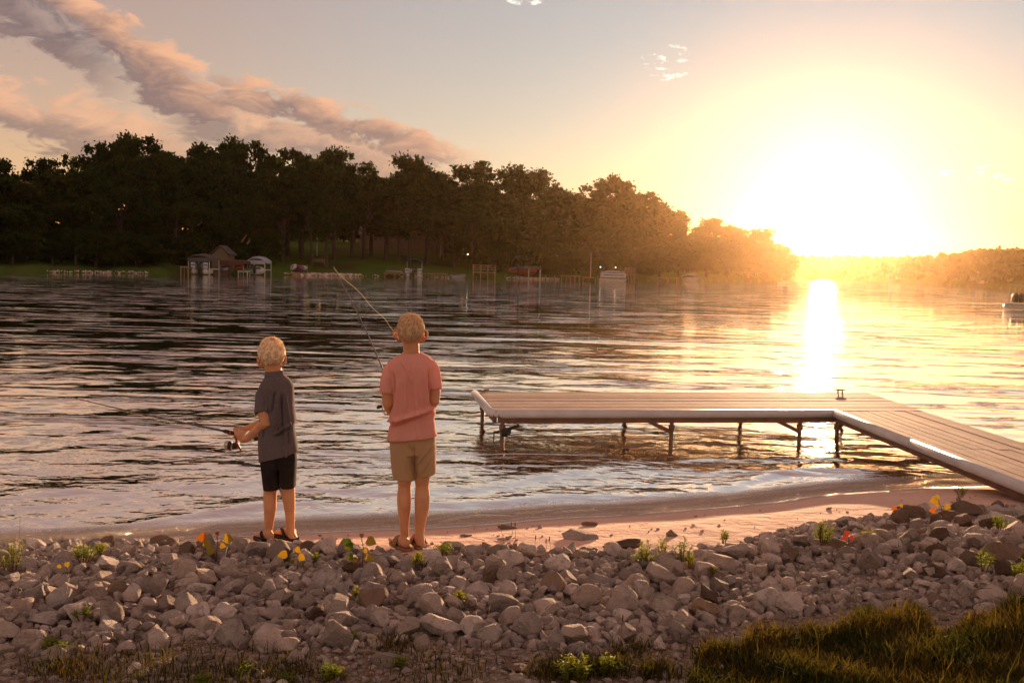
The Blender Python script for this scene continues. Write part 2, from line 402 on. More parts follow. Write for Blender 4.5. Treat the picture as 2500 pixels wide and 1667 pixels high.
# wind ripples: the short ones only near the viewer's shore, long ones all over, patchy further out
patch = b.mr(wn(.07, .12, 3, 9.), .36, .62, .45, 1.)
def fd(k): q_ = b.m('DIVIDE', dist, k); return b.m('DIVIDE', 1., b.m('ADD', 1., b.m('MULTIPLY', q_, q_)))
h = b.m('MULTIPLY', b.m('MULTIPLY', wn(5.2, 6.0, 3, 4.), .012), fd(14.))
h = b.m('ADD', h, b.m('MULTIPLY', b.m('MULTIPLY', wn(2.3, 2.9, 3, 1.), .029), fd(32.)))
h = b.m('ADD', h, b.m('MULTIPLY', b.m('MULTIPLY', wn(.85, 1.25, 3, 7.), .058), fd(75.)))
h = b.m('ADD', h, b.m('MULTIPLY', wn(.28, .45, 2, 17.), .034))
h = b.m('MULTIPLY', h, patch)
nearf = b.mr(ds, .1, 1.0, .8, 1.)
h = b.m('MULTIPLY', h, nearf)
streak = b.m('MAXIMUM', b.mr(wn(.30, 1.1, 4, 21.), .53, .62), b.mr(wn(.06, .35, 3, 31.), .56, .70))
streak = b.m('ADD', .30, b.m('MULTIPLY', streak, 1.15))
streak = b.m('ADD', streak, b.m('MULTIPLY', b.m('SUBTRACT', 1., streak), b.mr(dist, 16., 7.)))
h = b.m('MULTIPLY', h, streak)
froth = b.m('MULTIPLY', b.mr(ds, .55, .25), b.mr(ds, -.02, .06))
foam_n = b.noise(b.v('MULTIPLY', co, (1., 1.6, 1.)), 26., 5, .7)
h = b.m('ADD', h, b.m('MULTIPLY', b.m('MULTIPLY', foam_n, froth), .05))
bn = b.n('ShaderNodeBump'); bn.inputs['Strength'].default_value = 1.; bn.inputs['Distance'].default_value = 1.; b.lk(h, bn.inputs['Height'])
gl = b.n('ShaderNodeBsdfGlossy'); gl.inputs['Roughness'].default_value = .045; gl.inputs['Color'].default_value = (1, .94, .87, 1); b.lk(bn.outputs[0], gl.inputs['Normal'])
df = b.n('ShaderNodeBsdfDiffuse')
ln_ = b.noise(b.v('MULTIPLY', co, (1., 1., 0.)), 2.2, 5, .7); brk = b.noise(co, 34., 4, .7)
def foamline(c0, amp, wd): return b.m('MULTIPLY', b.mr(b.m('ABSOLUTE', b.m('SUBTRACT', ds, b.m('ADD', c0-amp*.5, b.m('MULTIPLY', ln_, amp)))), wd, wd*.3), b.mr(brk, .44, .56))
foam = b.m('MAXIMUM', foamline(.07, .16, .022), foamline(.50, .5, .035))
c = b.mix(b.mr(ds, .0, .8), (.55, .39, .30), (.022, .016, .009))
c = b.mix(b.m('MULTIPLY', froth, b.mr(foam_n, .52, .66)), c, (.62, .55, .5))
c = b.mix(b.m('MULTIPLY', foam, .85), c, (.85, .80, .74))
b.put(df.inputs[0], c); b.lk(bn.outputs[0], df.inputs['Normal'])
fr = b.n('ShaderNodeFresnel'); fr.inputs[0].default_value = 1.34; b.lk(bn.outputs[0], fr.inputs['Normal'])
f = b.m('MULTIPLY', b.m('POWER', fr.outputs[0], .62), b.m('SUBTRACT', 1., b.m('MAXIMUM', b.m('MULTIPLY', froth, .7), b.m('MULTIPLY', foam, .8))))
mx = b.n('ShaderNodeMixShader'); b.lk(f, mx.inputs[0]); b.lk(df.outputs[0], mx.inputs[1]); b.lk(gl.outputs[0], mx.inputs[2]); b.lk(mx.outputs[0], out.inputs[0])
tag(nmesh('lake_water', P3w[u], inv.reshape(-1, 4), mw, None, True, {'shore_dist': dd.ravel()[u]}), 'rippled lake water from the beach to the far shore', kind='structure')

# ---------------- haze
hb = MB().box((0, 0, 21.5), (2400, 2400, 51)); hm = bpy.data.materials.new('haze_air'); hm.use_nodes = True; t = hm.node_tree; t.nodes.clear(); b = NB(t)
pv = b.n('ShaderNodeVolumePrincipled'); pv.inputs['Density'].default_value = .000085; pv.inputs['Anisotropy'].default_value = .875; pv.inputs['Color'].default_value = (1., .64, .33, 1)
b.lk(pv.outputs[0], b.n('ShaderNodeOutputMaterial').inputs['Volume'])
tag(hb.build('haze', hm), 'thin golden evening haze over the lake', kind='stuff')

# ================================================================== TREES
def ico(sub):
    t_ = (1+5**.5)/2
    V = [(-1,t_,0),(1,t_,0),(-1,-t_,0),(1,-t_,0),(0,-1,t_),(0,1,t_),(0,-1,-t_),(0,1,-t_),(t_,0,-1),(t_,0,1),(-t_,0,-1),(-t_,0,1)]
    F = [(0,11,5),(0,5,1),(0,1,7),(0,7,10),(0,10,11),(1,5,9),(5,11,4),(11,10,2),(10,7,6),(7,1,8),(3,9,4),(3,4,2),(3,2,6),(3,6,8),(3,8,9),(4,9,5),(2,4,11),(6,2,10),(8,6,7),(9,8,1)]
    V = [np.array(q)/np.linalg.norm(q) for q in V]
    for _ in range(sub):
        c_ = {}; F2 = []
        def mid(a, b_):
            k = (min(a, b_), max(a, b_))
            if k not in c_:
                m_ = V[a]+V[b_]; V.append(m_/np.linalg.norm(m_)); c_[k] = len(V)-1
            return c_[k]
        for a, b_, q in F:
            x, y, z = mid(a, b_), mid(b_, q), mid(q, a); F2 += [(a, x, z), (b_, y, x), (q, z, y), (x, y, z)]
        F = F2
    return np.array(V), np.array(F)
def leaves(cent, rad, n, size, g, flat=.75):
    """n leaf quads gathered round each centre"""
    k = len(cent); d_ = g.normal(size=(k, n, 3)); d_ /= np.linalg.norm(d_, axis=2, keepdims=True)
    rr_ = np.minimum(np.abs(g.normal(size=(k, n, 1)))*.55+.12, 1.15)
    p = cent[:, None, :] + d_*rr_*rad[:, None, None]*np.array([1, 1, flat])
    p = p.reshape(-1, 3); N = len(p)
    a = g.normal(size=(N, 3)); a /= np.linalg.norm(a, axis=1, keepdims=True)
    b_ = np.cross(a, g.normal(size=(N, 3))); b_ /= np.linalg.norm(b_, axis=1, keepdims=True)
    s_ = size*g.uniform(.6, 1.35, size=(N, 1)); a = a*s_; b_ = b_*s_*.62
    V = np.stack([p-a, p-b_*.9, p+a, p+b_*1.1], 1).reshape(-1, 3)
    return V, np.arange(4*N).reshape(-1, 4)
def tree_mesh(seed, Ht=16., Rc=5.5, base=.3, ncl=70, nl=85, gap=.5, leafsz=.30, leafmat=None, sparse=False):
    g = np.random.default_rng(seed)
    cs = []; lobes = [(g.uniform(0, 6.28), g.uniform(.25, .62), g.uniform(.0, .85), g.uniform(.34, .55)) for _ in range(9)]
    while len(cs) < ncl:
        a, q, hh, lr = lobes[g.integers(9)]
        c0 = np.array([math.cos(a)*q, math.sin(a)*q, (hh-.45)*1.9*(1-q*.35)])
        v_ = g.normal(size=3); v_ /= np.linalg.norm(v_); p = c0 + v_*lr*g.uniform(.55, 1.)*np.array([1, 1, .75])
        if np.linalg.norm(p) < 1.12: cs.append(p)
    cs = np.array(cs); zc = Ht*(base+(1-base)/2); hz = Ht*(1-base)/2*.93
    cs = cs*np.array([Rc, Rc, hz]) + np.array([0, 0, zc]); cs[:, 2] = np.minimum(cs[:, 2], Ht-.4)
    rad = g.uniform(.5, 1.3, size=len(cs))*Ht*.082*(.8 if sparse else 1)
    V, F = leaves(cs, rad, nl, leafsz, g)
    crown = nmesh('crown', V, F, None, smooth=False); crown.materials.append(leafmat or M_leafA)
    tb = MB(); lean = g.normal(size=2)*.35
    top = Vector((lean[0], lean[1], Ht*.78)); r0 = Ht*.019
    tp = [Vector((0, 0, -.6)), Vector((0, 0, .2)), Vector((lean[0]*.1, lean[1]*.2, Ht*.2)), Vector((lean[0]*.3, lean[1]*.4, Ht*.42)), top]
    tb.tube(tp, [r0*1.6, r0*1.15, r0*.95, r0*.7, r0*.2], 8)
    for i in g.choice(len(cs), 16, replace=False):
        e = Vector(cs[i]); f0 = g.uniform(.28, .62); st = Vector((lean[0]*f0*.5, lean[1]*f0*.5, Ht*f0)); st.z = min(st.z, e.z-.3)
        mid_ = st.lerp(e, .5)+Vector((0, 0, -.04*Ht*g.uniform(.2, 1)))
        tb.tube([st, mid_, e], [r0*.42, r0*.26, r0*.08], 5)
    tm = bpy.data.meshes.new('trunk'); tm.from_pydata(tb.v, [], tb.f); tm.materials.append(M_bark); tm.polygons.foreach_set('use_smooth', [True]*len(tm.polygons))
    return crown, tm, Ht, Rc
TV = [tree_mesh(21, base=.22, ncl=105, nl=70), tree_mesh(22, base=.2, ncl=110, nl=70, leafmat=M_leafB), tree_mesh(23, Rc=4.6, base=.24, ncl=95, nl=70), tree_mesh(24, Rc=6.2, base=.18, ncl=120, nl=70),
      tree_mesh(25, Rc=4.8, base=.42, ncl=46, nl=70, leafmat=M_leafB, sparse=True), tree_mesh(26, Rc=5.2, base=.12, ncl=90), tree_mesh(27, Rc=5., base=.04, ncl=95, leafmat=M_leafB), tree_mesh(28, Rc=3.6, base=.5, ncl=40, nl=70, sparse=True)]
def put_tree(name, px, topy, wpx, back, var, label, cat='tree', group=None, D=None, rot=None):
    """px/topy/wpx: where the tree shows in the picture; back: metres behind the shoreline"""
    a = math.atan((px-1250)/FPX); r_ = float(shore(a))+back if D is None else D
    # depth along the view
    r0 = ray(px, hor(px)); q = Vector((r0.x, r0.y)).normalized()*r_
    z0 = gz(q.x, q.y); Yd = q.y
    top = at_y(px, topy, Yd); Hh = max(top.z-z0, 2.); crown, tm, Ht, Rc = TV[var]
    wid = wpx*1.4*Yd/FPX
    o = empty(name, (q.x, q.y, z0), label, cat, group)
    o.rotation_euler.z = rot if rot is not None else random.uniform(0, 6.28); o.scale = (wid/(2*Rc), wid/(2*Rc), Hh/Ht)
    for nm, me in (('trunk', tm), ('crown', crown)):
        c_ = bpy.data.objects.new(nm, me); C.objects.link(c_); c_.parent = o
    return o
GW = 'trees of the woods along the far left shore'
sky_trees = [(-60,372,120,30,0,'tree cut by the left picture edge in the far woods'),(15,366,95,32,2,'narrow round-topped tree at the left end of the woods skyline'),(95,374,85,34,0,'tree beside the narrow leftmost skyline tree, with sky showing through its top'),
 (168,368,85,36,4,'thin open tree left of the tallest oak pair on the skyline'),(243,332,95,30,0,'dark oak with gappy crown left of the tallest tree'),(345,302,135,30,3,'tallest spreading oak of the left woods skyline'),(432,352,90,34,2,'lower tree in the dip right of the tallest oak'),
 (510,338,110,30,0,'tree left of the domed oak on the skyline'),(600,312,125,34,3,'domed dark oak above the boat lifts'),(678,368,80,38,4,'open small tree in the notch right of the domed oak'),(733,338,90,30,2,'upright tree with pointed top behind the lamp post'),
 (815,342,95,32,0,'tree with a forked top left of the gap of bright sky'),(905,382,95,30,4,'loose tree with bright sky holes through its crown'),(1000,362,130,26,3,'broad round tree above the blue-topped pontoon boat'),(1070,412,110,30,0,'sloping shoulder tree right of the broad round one'),
 (1182,388,110,34,7,'spiky sparse tree with upright branches above the wooden deck'),(1290,386,125,32,3,'wide tree right of the spiky sparse one'),(1385,450,110,26,0,'tree in the dip left of the golden-rimmed trees'),(1478,414,115,26,1,'high golden-rimmed tree above the flagpole'),
 (1560,446,110,22,3,'rounded golden-rimmed tree above the white-topped boat'),(1610,505,70,26,1,'small outlying tree crown stepping down towards the sun'),(1648,500,52,24,2,'isolated tuft of a tree standing out from the right slope'),(1722,524,70,26,0,'pale hazy tree left of the hazy pair near the sun'),
 (1775,540,90,24,3,'hazy tree of the low point near the sun'),(1840,552,90,20,0,'second last hazy tree of the wooded point'),(1888,575,66,12,5,'last hazy tree at the tip of the wooded point')]
for px, ty, wp, bk, vr, lb in sky_trees: put_tree('oak_tree', px, ty, wp, bk, vr, lb, group=GW)
rows = []
g_ = np.random.default_rng(77)
skyx = [q[0] for q in sky_trees]; skyy = [q[1] for q in sky_trees]
for px in range(-60, 1900, 58):          # second row, a bit lower
    st = float(np.interp(px, skyx, skyy)); rows.append((px+g_.integers(-18, 18), st+g_.integers(32, 66), g_.integers(115, 160), 20+g_.uniform(-3, 4), int(g_.choice([0, 1, 3, 5])), 1))
for px in range(-40, 1900, 66):          # third row
    st = float(np.interp(px, skyx, skyy)); hb_ = hor(px)
    if 640 < px < 1130: continue
    rows.append((px+g_.integers(-16, 16), st+(hb_-st)*g_.uniform(.34, .48), g_.integers(90, 125), 10+g_.uniform(-2, 3), int(g_.choice([3, 5, 6])), 2))
for px in range(560, 1270, 44):         # behind the lawn and the house
    rows.append((px+g_.integers(-14, 14), g_.integers(455, 500), g_.integers(90, 130), 66+g_.uniform(-4, 8), int(g_.choice([5, 6])), 4))
for px in list(range(-30, 430, 52)) + [1215, 1275, 1335, 1395, 1450, 1560, 1610, 1660, 1715, 1770, 1830, 1880]:   # shrubby front row down to the water
    hb_ = hor(px); rows.append((px+g_.integers(-10, 10), hb_-g_.uniform(50, 95), g_.integers(70, 100), 4.5+g_.uniform(-1.5, 2), int(g_.choice([5, 6])), 3))
ORD = ['leftmost','second from left','third from left','fourth from left','fifth from left','sixth from left','seventh from left','eighth from left','ninth from left','tenth from left','eleventh from left','twelfth from left','thirteenth from left','fourteenth from left','fifteenth from left']
def side_of(px): return 'left of the boat lifts' if px < 450 else 'behind the lawn' if px < 1130 else 'between deck and flagpole' if px < 1500 else 'on the hazy point'
cnt = {}
for (px, ty, wp, bk, vr, k) in sorted(rows, key=lambda r: r[0]):
    key = (k, side_of(px)); n_ = cnt.get(key, 0); cnt[key] = n_+1
    lb = ORD[min(n_, 14)]+' '+{1: 'dark tree just under the skyline ', 2: 'dense middle-row tree ', 3: 'low bushy waterside tree ', 4: 'dark bushy background tree '}[k]+key[1]
    put_tree('broad_tree', px, ty, wp, bk, vr, lb, group='dark trees massed on the far shore')
# lawn trees with visible trunks
lawn = [(610,430,90,14,0,'first lawn tree, right of the tan shed'),(690,470,80,13,7,'lawn tree standing left of the kayaks'),(760,440,90,9,0,'leaning trunked lawn tree by the bench swing'),(797,430,70,7,2,'slim pale trunked lawn tree near the stone edge'),
 (888,452,80,22,7,'lawn tree in front of the left house end'),(942,470,80,20,7,'dark thin lawn tree before the brown roof'),(1002,420,95,16,0,'straight reddish trunked lawn tree above the moored pontoon boat'),(1042,450,90,19,3,'thick dark trunked lawn tree right of the reddish one'),(1085,480,80,28,2,'leaning tree by the white gable'),(1165,470,110,12,5,'bushy tree behind the railed deck'),(1110,520,60,14,5,'low shrub-like tree right of the lawn')]
for px, ty, wp, bk, vr, lb in lawn: put_tree('lawn_tree', px, ty, wp, bk, vr, lb)
# wooded hill beyond the sun, one far-off mass
g = np.random.default_rng(5); cc = []; 
for i in range(520):
    px = g.uniform(1880, 2750) if i % 5 else g.uniform(2750, 4200); a = math.atan((px-1250)/FPX); back = g.uniform(2, 90); r_ = float(shore(a))+back
    p = np.array([math.sin(a)*r_, math.cos(a)*r_]); z0 = gz(p[0], p[1])
    top = np.interp(px, [1880,1930,2000,2100,2160,2225,2245,2265,2300,2380,2500,2700,4200], [612,620,622,622,626,626,616,626,620,610,606,600,560]) + g.uniform(0, 10)
    tz = at_y(px, top, p[1]).z; hh = max(min(tz-z0, 17), 3.5)
    for k in range(6): cc.append((p[0]+g.normal()*2.4, p[1]+g.normal()*2.4, z0+hh*g.uniform(.12, .93), hh*.2))
cc = np.array(cc); V, F = leaves(cc[:, :3], cc[:, 3], 16, 1.0, g)
tag(nmesh('distant_woods', V, F, M_leafB, None, False), 'far-off hazy woods on the hill beyond the lake on the right', kind='stuff')
# undergrowth of the dark wood
cc = []
for i in range(900):
    px = g.uniform(-250, 1900)
    if 610 < px < 1140: continue
    a = math.atan((px-1250)/FPX); r_ = float(shore(a))+g.uniform(2.5, 45); p = (math.sin(a)*r_, math.cos(a)*r_)
    cc.append((p[0], p[1], gz(*p)+g.uniform(.5, 2.6), g.uniform(1., 2.)))
for i in range(420):
    px = g.uniform(560, 1270); a = math.atan((px-1250)/FPX); r_ = float(shore(a))+g.uniform(60, 82); p = (math.sin(a)*r_, math.cos(a)*r_); cc.append((p[0], p[1], gz(*p)+g.uniform(.5, 6.5), g.uniform(1.2, 2.2)))
cc = np.array(cc); V, F = leaves(cc[:, :3], cc[:, 3], 40, .36, g)
tag(nmesh('undergrowth', V, F, M_leafA, None, False), 'dark undergrowth under the far shore trees', kind='stuff')
# ================================================================== ROCKS
IC = {k: ico(k) for k in (1, 2, 3)}
def rock_shape(seed, sub, rough=.05):
    g = np.random.default_rng(seed); V, F = IC[sub]; v = V.copy()
    for k in range(g.integers(10, 17)):
        n = g.normal(size=3); n /= np.linalg.norm(n); dlim = g.uniform(.42, .80)
        q = v @ n; v = v - np.outer(np.maximum(q-dlim, 0), n)
    if rough:
        for f_ in (3.1, 7.3, 14.):
            ph = g.uniform(0, 6, 6); n_ = np.sin(v[:, 0]*f_+ph[0]+1.3*np.sin(v[:, 1]*f_+ph[3]))*np.cos(v[:, 1]*f_*1.1+ph[1])+np.sin(v[:, 2]*f_*1.2+ph[2]+v[:, 0]*f_*.6)
            v = v*(1+rough*2.2/f_*n_)[:, None]
    a = g.uniform(0, 6.28); ca, sa = math.cos(a), math.sin(a); v = v @ np.array([[ca, sa, 0], [-sa, ca, 0], [0, 0, 1]])
    v -= (v.max(0)+v.min(0))/2; v /= (v.max(0)-v.min(0))/2
    return v, F
def rock_mat(name, c1, c2, src, c3=None):
    m = bpy.data.materials.new(name); m.use_nodes = True; t = m.node_tree; t.nodes.clear(); b = NB(t)
    o = b.n('ShaderNodeOutputMaterial'); p = b.n('ShaderNodeBsdfPrincipled'); b.lk(p.outputs[0], o.inputs[0])
    ge = b.n('ShaderNodeNewGeometry').outputs['Position']
    r_ = b.n('ShaderNodeObjectInfo').outputs['Random'] if src == 'obj' else b.n('ShaderNodeAttribute', attribute_name='tint').outputs['Fac']
    c = b.mix(b.mr(b.noise(ge, 9., 6), .35, .65), c1, c2)
    c = b.mix(b.m('MULTIPLY', b.mr(b.noise(ge, 34., 5, .7), .52, .70), .75), c, c3 or tuple(min(q*1.35, .8) for q in c1))
    c = b.mix(b.m('MULTIPLY', b.mr(b.noise(ge, 90., 4, .7), .55, .75), .6), c, tuple(q*.45 for q in c2))
    c = b.mix(b.mr(r_, .0, 1., 0., .6, False), c, (.42, .30, .23))
    c = b.mix(b.m('MULTIPLY', b.mr(b.noise(ge, 19., 5, .65), .54, .66), .55), c, (.27, .205, .17))
    c = b.v('SCALE', c, sc=b.mr(b.m('FRACT', b.m('MULTIPLY', r_, 7.31)), 0., 1., .60, 1.30, False))
    b.put(p.inputs['Base Color'], c); p.inputs['Roughness'].default_value = .9; p.inputs['Specular IOR Level'].default_value = .2
    bn = b.n('ShaderNodeBump'); bn.inputs['Strength'].default_value = 1.; bn.inputs['Distance'].default_value = .032
    b.lk(b.m('ADD', b.noise(ge, 55., 8, .72), b.m('MULTIPLY', b.noise(ge, 14., 4), 1.3)), bn.inputs['Height']); b.lk(bn.outputs[0], p.inputs['Normal'])
    return m
RM = {'g': rock_mat('grey_limestone', (.70, .58, .53), (.50, .41, .375), 'obj'), 'p': rock_mat('pale_limestone', (.80, .69, .64), (.62, .52, .48), 'obj'),
      'b': rock_mat('brown_rock', (.22, .14, .095), (.15, .09, .06), 'obj', (.30, .2, .14)), 'o': rock_mat('tan_boulder', (.44, .27, .15), (.32, .18, .10), 'obj', (.5, .36, .25))}
RMs = rock_mat('small_limestone', (.72, .60, .55), (.52, .43, .39), 'attr')
RV = []
for k in range(26):
    v, F = rock_shape(300+k, 3); me = nmesh('rock', v, F, None, smooth=True); me.set_sharp_from_angle(angle=R(24)); RV.append(me)
RVM = {}
def rock_obj(x, y, z, w_, d_, h_, var, tone, label, group=None, tilt=.25, rz=None):
    key = (var, tone)
    if key not in RVM:
        me = RV[var].copy(); me.materials.append(RM[tone]); RVM[key] = me
    o = bpy.data.objects.new('rock', RVM[key]); C.objects.link(o); o.location = (x, y, z); o.scale = (w_/2, d_/2, h_/2)
    o.rotation_euler = (random.uniform(-tilt, tilt), random.uniform(-tilt, tilt), rz if rz is not None else random.uniform(-.25, .25))
    return tag(o, label, 'rock', group)
placed = []      # x, y, r
NAMED = [
 (392,1318,70,42,'b','brown angular rock standing highest at the top edge, left of the yellow-leaved seedling'),
 (425,1328,50,28,'b','rust brown rock tucked against the highest brown rock'),(141,1412,38,36,'g','upright egg-shaped rock near the left weeds'),(148,1356,52,32,'g','wedge-shaped rock beside the left weeds, near the sand'),
 (231,1443,54,56,'g','tall rounded rock at the left, standing on its end'),(60,1432,72,42,'g','broad dome-shaped rock near the left edge'),(155,1446,54,46,'g','blunt grey rock between the dome-shaped and the tall rounded one'),
 (312,1389,64,40,'g','slanting block with a shaded front, left of the middle of the left half'),(365,1521,58,50,'g','cube-like rock in the lower left rocks'),(381,1562,60,64,'g','pointed dark-fronted rock at the lower edge of the rocks, left part'),
 (549,1547,82,66,'p','large smooth pale rock at the lower edge, left of the tilted slab'),(645,1560,90,72,'p','large pale slab tilted up to the right at the lower edge'),(694,1576,66,52,'g','rounded rock right of the tilted pale slab'),
 (715,1608,50,40,'g','single round rock lying on the soil below the tilted slab'),(583,1565,50,50,'g','dark-sided rock wedged between the two large pale ones'),(538,1497,72,46,'g','broad hump-backed rock above the large smooth pale one'),
 (478,1494,70,48,'p','long pale rock left of the hump-backed rock'),(401,1477,58,48,'g','gabled rock above the cube-like rock'),(350,1478,68,42,'p','low pale block left of the gabled rock'),(58,1557,70,60,'g','big dark rock near the left edge of the lower rocks'),
 (97,1512,74,46,'p','bright pale rock with rounded top near the left edge'),(202,1486,70,40,'p','pale rock with a sloping back in the left rocks'),(289,1553,56,44,'g','wide-based rock left of the pointed dark-fronted rock'),
 (126,1600,66,38,'g','flat rounded rock half sunk in soil at the lower left'),(661,1501,60,40,'g','loaf-shaped rock right of the hump-backed rock'),(480,1440,68,38,'p','lying pale block in the middle of the left rocks'),
 (10,1543,60,50,'g','dark rock cut by the left picture edge'),(629,1330,58,30,'p','flat-topped rock by the younger boy\'s left heel'),(708,1338,74,28,'p','flat slab just below the younger boy\'s right sandal'),
 (903,1399,62,56,'p','pale square boulder below the seedling left of the older boy'),(1082,1383,58,56,'g','tall rounded rock below the older boy, to his right'),(1161,1419,44,44,'p','pale polygonal rock in the middle of the rocks'),
 (908,1445,72,48,'p','pale wedge pointing down right, under the square boulder'),(1232,1481,88,64,'p','big pale domed rock right of the middle'),(1071,1532,118,66,'g','largest long rock lying at the lower middle'),
 (1114,1510,60,60,'g','slanting slab leaning on the largest long rock'),(1286,1532,82,62,'g','broad dark-grey boulder at the lower edge right of the largest one'),(1357,1566,52,46,'p','pale egg-shaped rock right of the broad dark-grey boulder'),
 (1409,1585,48,42,'p','whitish round rock lowest in the right middle'),(1530,1547,56,52,'g','polygonal rock in the lower right middle'),(1628,1479,88,66,'g','large dark-faced block left of the orange-tan boulder'),
 (1461,1420,92,32,'g','wide flat rock lying among pebbles'),(1028,1568,44,46,'g','small peaked rock left under the largest long rock'),(973,1412,54,44,'g','rounded rock right of the square boulder'),
 (1100,1337,90,36,'g','wide flat rock at the top edge right of the older boy'),(1216,1341,60,36,'g','rounded rock at the top edge, second to the right of the older boy'),(1520,1330,104,30,'b','long brown slab half covered by sand at the top edge'),
 (1393,1532,52,40,'g','tan-grey slanting rock above the pale egg-shaped one'),(941,1369,76,40,'g','broad rock just under the older boy\'s feet'),(1613,1572,36,42,'p','small pale upright rock at the lower edge, right middle'),
 (1570,1564,44,40,'g','rounded rock left of the small pale upright one'),(2228,1252,76,48,'b','smooth dome-shaped boulder at the right end of the beach'),(2369,1246,76,52,'b','dark brown peaked boulder at the upper right'),
 (2073,1270,66,30,'p','pale lying rock at the sand edge left of the dome-shaped boulder'),(2000,1288,88,26,'p','long pale slab at the sand edge beside the tall weed'),(2330,1264,84,34,'b','low brown rock in front of the dark brown peaked boulder'),
 (2449,1250,90,36,'g','wide grey rock near the right edge above the flat block'),(1959,1323,48,38,'g','rounded rock left of the tall green weed'),(1766,1379,78,54,'g','large sloping rock above the orange-tan boulder'),
 (1733,1398,70,54,'g','big slanted rock beside the large sloping one'),(1728,1489,80,68,'o','orange-tan boulder at the lower right middle'),(1660,1542,56,64,'g','jagged dark rock at the lower edge left of the grass'),
 (1935,1477,72,54,'p','pale broad rock at the edge of the grass'),(2308,1364,68,42,'g','rounded rock right of the pebble hollow'),(2253,1364,46,38,'g','boulder left of the rounded one by the pebble hollow'),
 (2375,1368,60,44,'b','brown shaded rock left of the big flat block'),(2475,1355,126,66,'b','big flat-topped block with a dark side at the right edge'),(2373,1447,56,50,'g','round-shouldered rock at the right above the grass'),
 (2432,1454,74,50,'g','split rough rock near the right edge above the grass'),(2297,1465,58,36,'b','dark rounded rock at the grass edge, right'),(2420,1489,66,38,'p','pale tilted rock lying in the grass edge at the right'),(1800,1422,50,34,'p','pale block right of the slanted rock'),
 (2170,1290,52,30,'b','brown low rock below the dome-shaped boulder'),(2095,1318,56,44,'p','pale peaked rock right of the tall green weed')]
for i, (px, py, w_, h_, tone, lb) in enumerate(NAMED):
    by = py + h_*.45; gzv = .26
    for _ in range(4):
        q = at_z(px, by, gzv); gzv = gz(q.x, q.y)
    Yf = q.y; ww = w_*.93*Yf/FPX; hh = h_*Yf/FPX*1.04; dp = min(ww, hh*1.5)*.85
    yc = Yf+dp*.45; hh = hh*.93
    rock_obj(q.x, yc, gz(q.x, yc)+hh*.36, ww*1.04, dp, hh, (i*7+3) % 26, tone, lb, tilt=.12, rz=0)
    placed.append((q.x, yc, (ww+dp)/4))
G = np.random.default_rng(99)
NMID = 300-len(NAMED)
PA = np.array(placed)
small_p = []; 
def hollow(x, y):   # pebble hollow on the right and in the middle
    return max(math.exp(-(((x-1.9)/.75)**2+((y-5.15)/.55)**2)), .6*math.exp(-(((x-.35)/.35)**2+((y-5.3)/.35)**2)))
def region(x, y, padt=0, padb=0):
    z_ = gz(x, y); a, b_ = proj(x, y, z_)
    return rock_top(a)+padt+4 < b_ < rock_bot(a)+padb, float(a), float(b_)
def throw(n, rmin, rmax, tries, fac, padb=0, skiphollow=0., power=1.):
    global PA
    res = []
    for i in range(n):
        r_ = rmax-(rmax-rmin)*(i/n)**power
        for _ in range(tries):
            x = G.uniform(-3.3, 4.3); y = G.uniform(3.7, 7.6)
            ok, a, b_ = region(x, y, r_*300, padb)
            if not ok or a < -120 or a > 2620: continue
            if skiphollow and G.random() < hollow(x, y)*skiphollow: continue
            if not np.all(np.hypot(PA[:, 0]-x, PA[:, 1]-y) > fac*(PA[:, 2]+r_)): continue
            PA = np.vstack([PA, (x, y, r_)]); res.append((x, y, r_, a, b_)); break
    return res
mids = throw(NMID, .042, .072, 60, .86, -16, 1.1, .8)
STOP = {'at','in','with','left','right','below','beside','near','above','lying','leaning','standing','wedged','wedge','just','tucked','between','cut','half','by','among','under','to','rising','lowest','second','highest','on','of'}
def shortname(lb):
    o = []
    for w_ in lb.replace(',', ' ,').split():
        if len(o) > 1 and (w_ in STOP or w_ == ',') and any(k in o for k in ('rock','rocks','slab','block','boulder')): break
        o.append(w_)
        if len(o) >= 7 and w_ in ('rock','slab','block','boulder'): break
    return ' '.join(o[:7])
NPX = [(q[0], q[1], shortname(q[5])) for q in NAMED]; used_l = {}
def near_label(a, b_, nm, size):
    d_ = sorted(NPX, key=lambda q: (q[0]-a)**2+(q[1]-b_)**2)
    for q in d_[:4]:
        vx, vy = a-q[0], b_-q[1]; dr = ('left of' if vx < 0 else 'right of') if abs(vx) > 1.8*abs(vy) else ('above' if vy < 0 else 'below') if abs(vy) > 1.8*abs(vx) else ('above left of' if vx < 0 else 'above right of') if vy < 0 else ('below left of' if vx < 0 else 'below right of')
        lb = f'{size} {nm} rock {dr} the {q[2]}'
        if lb not in used_l: used_l[lb] = 1; return lb
    return lb.replace(' rock ', ' stone ')
for i, (x, y, r_, a, b_) in enumerate(mids):
    w_ = r_*2*G.uniform(.95, 1.35); h_ = r_*2*G.uniform(.75, 1.15); d_ = r_*2*G.uniform(.85, 1.15)
    z_ = 'left of the younger boy' if a < 620 else 'between the two boys' if a < 960 else 'below the middle beach' if a < 1500 else 'beside the right pebble hollow' if a < 2150 else 'near the right edge'
    y_ = 'upper rows' if b_ < 1400 else 'middle rows' if b_ < 1490 else 'lower rows'
    tone = 'b' if (a > 1900 and G.random() < .3) or G.random() < .05 else 'p' if G.random() < .35 else 'g'
    nm = {'b': 'brown', 'p': 'pale', 'g': 'grey'}[tone]
    rock_obj(x, y, gz(x, y)+h_*.34, w_, d_, h_, int(G.integers(26)), tone, near_label(a, b_, nm, 'medium' if r_ > .056 else 'smaller'), 'limestone rocks of the shore bank', rz=G.uniform(0, 6.28))
def sharp(o): o.data.set_sharp_from_angle(angle=R(28)); return o
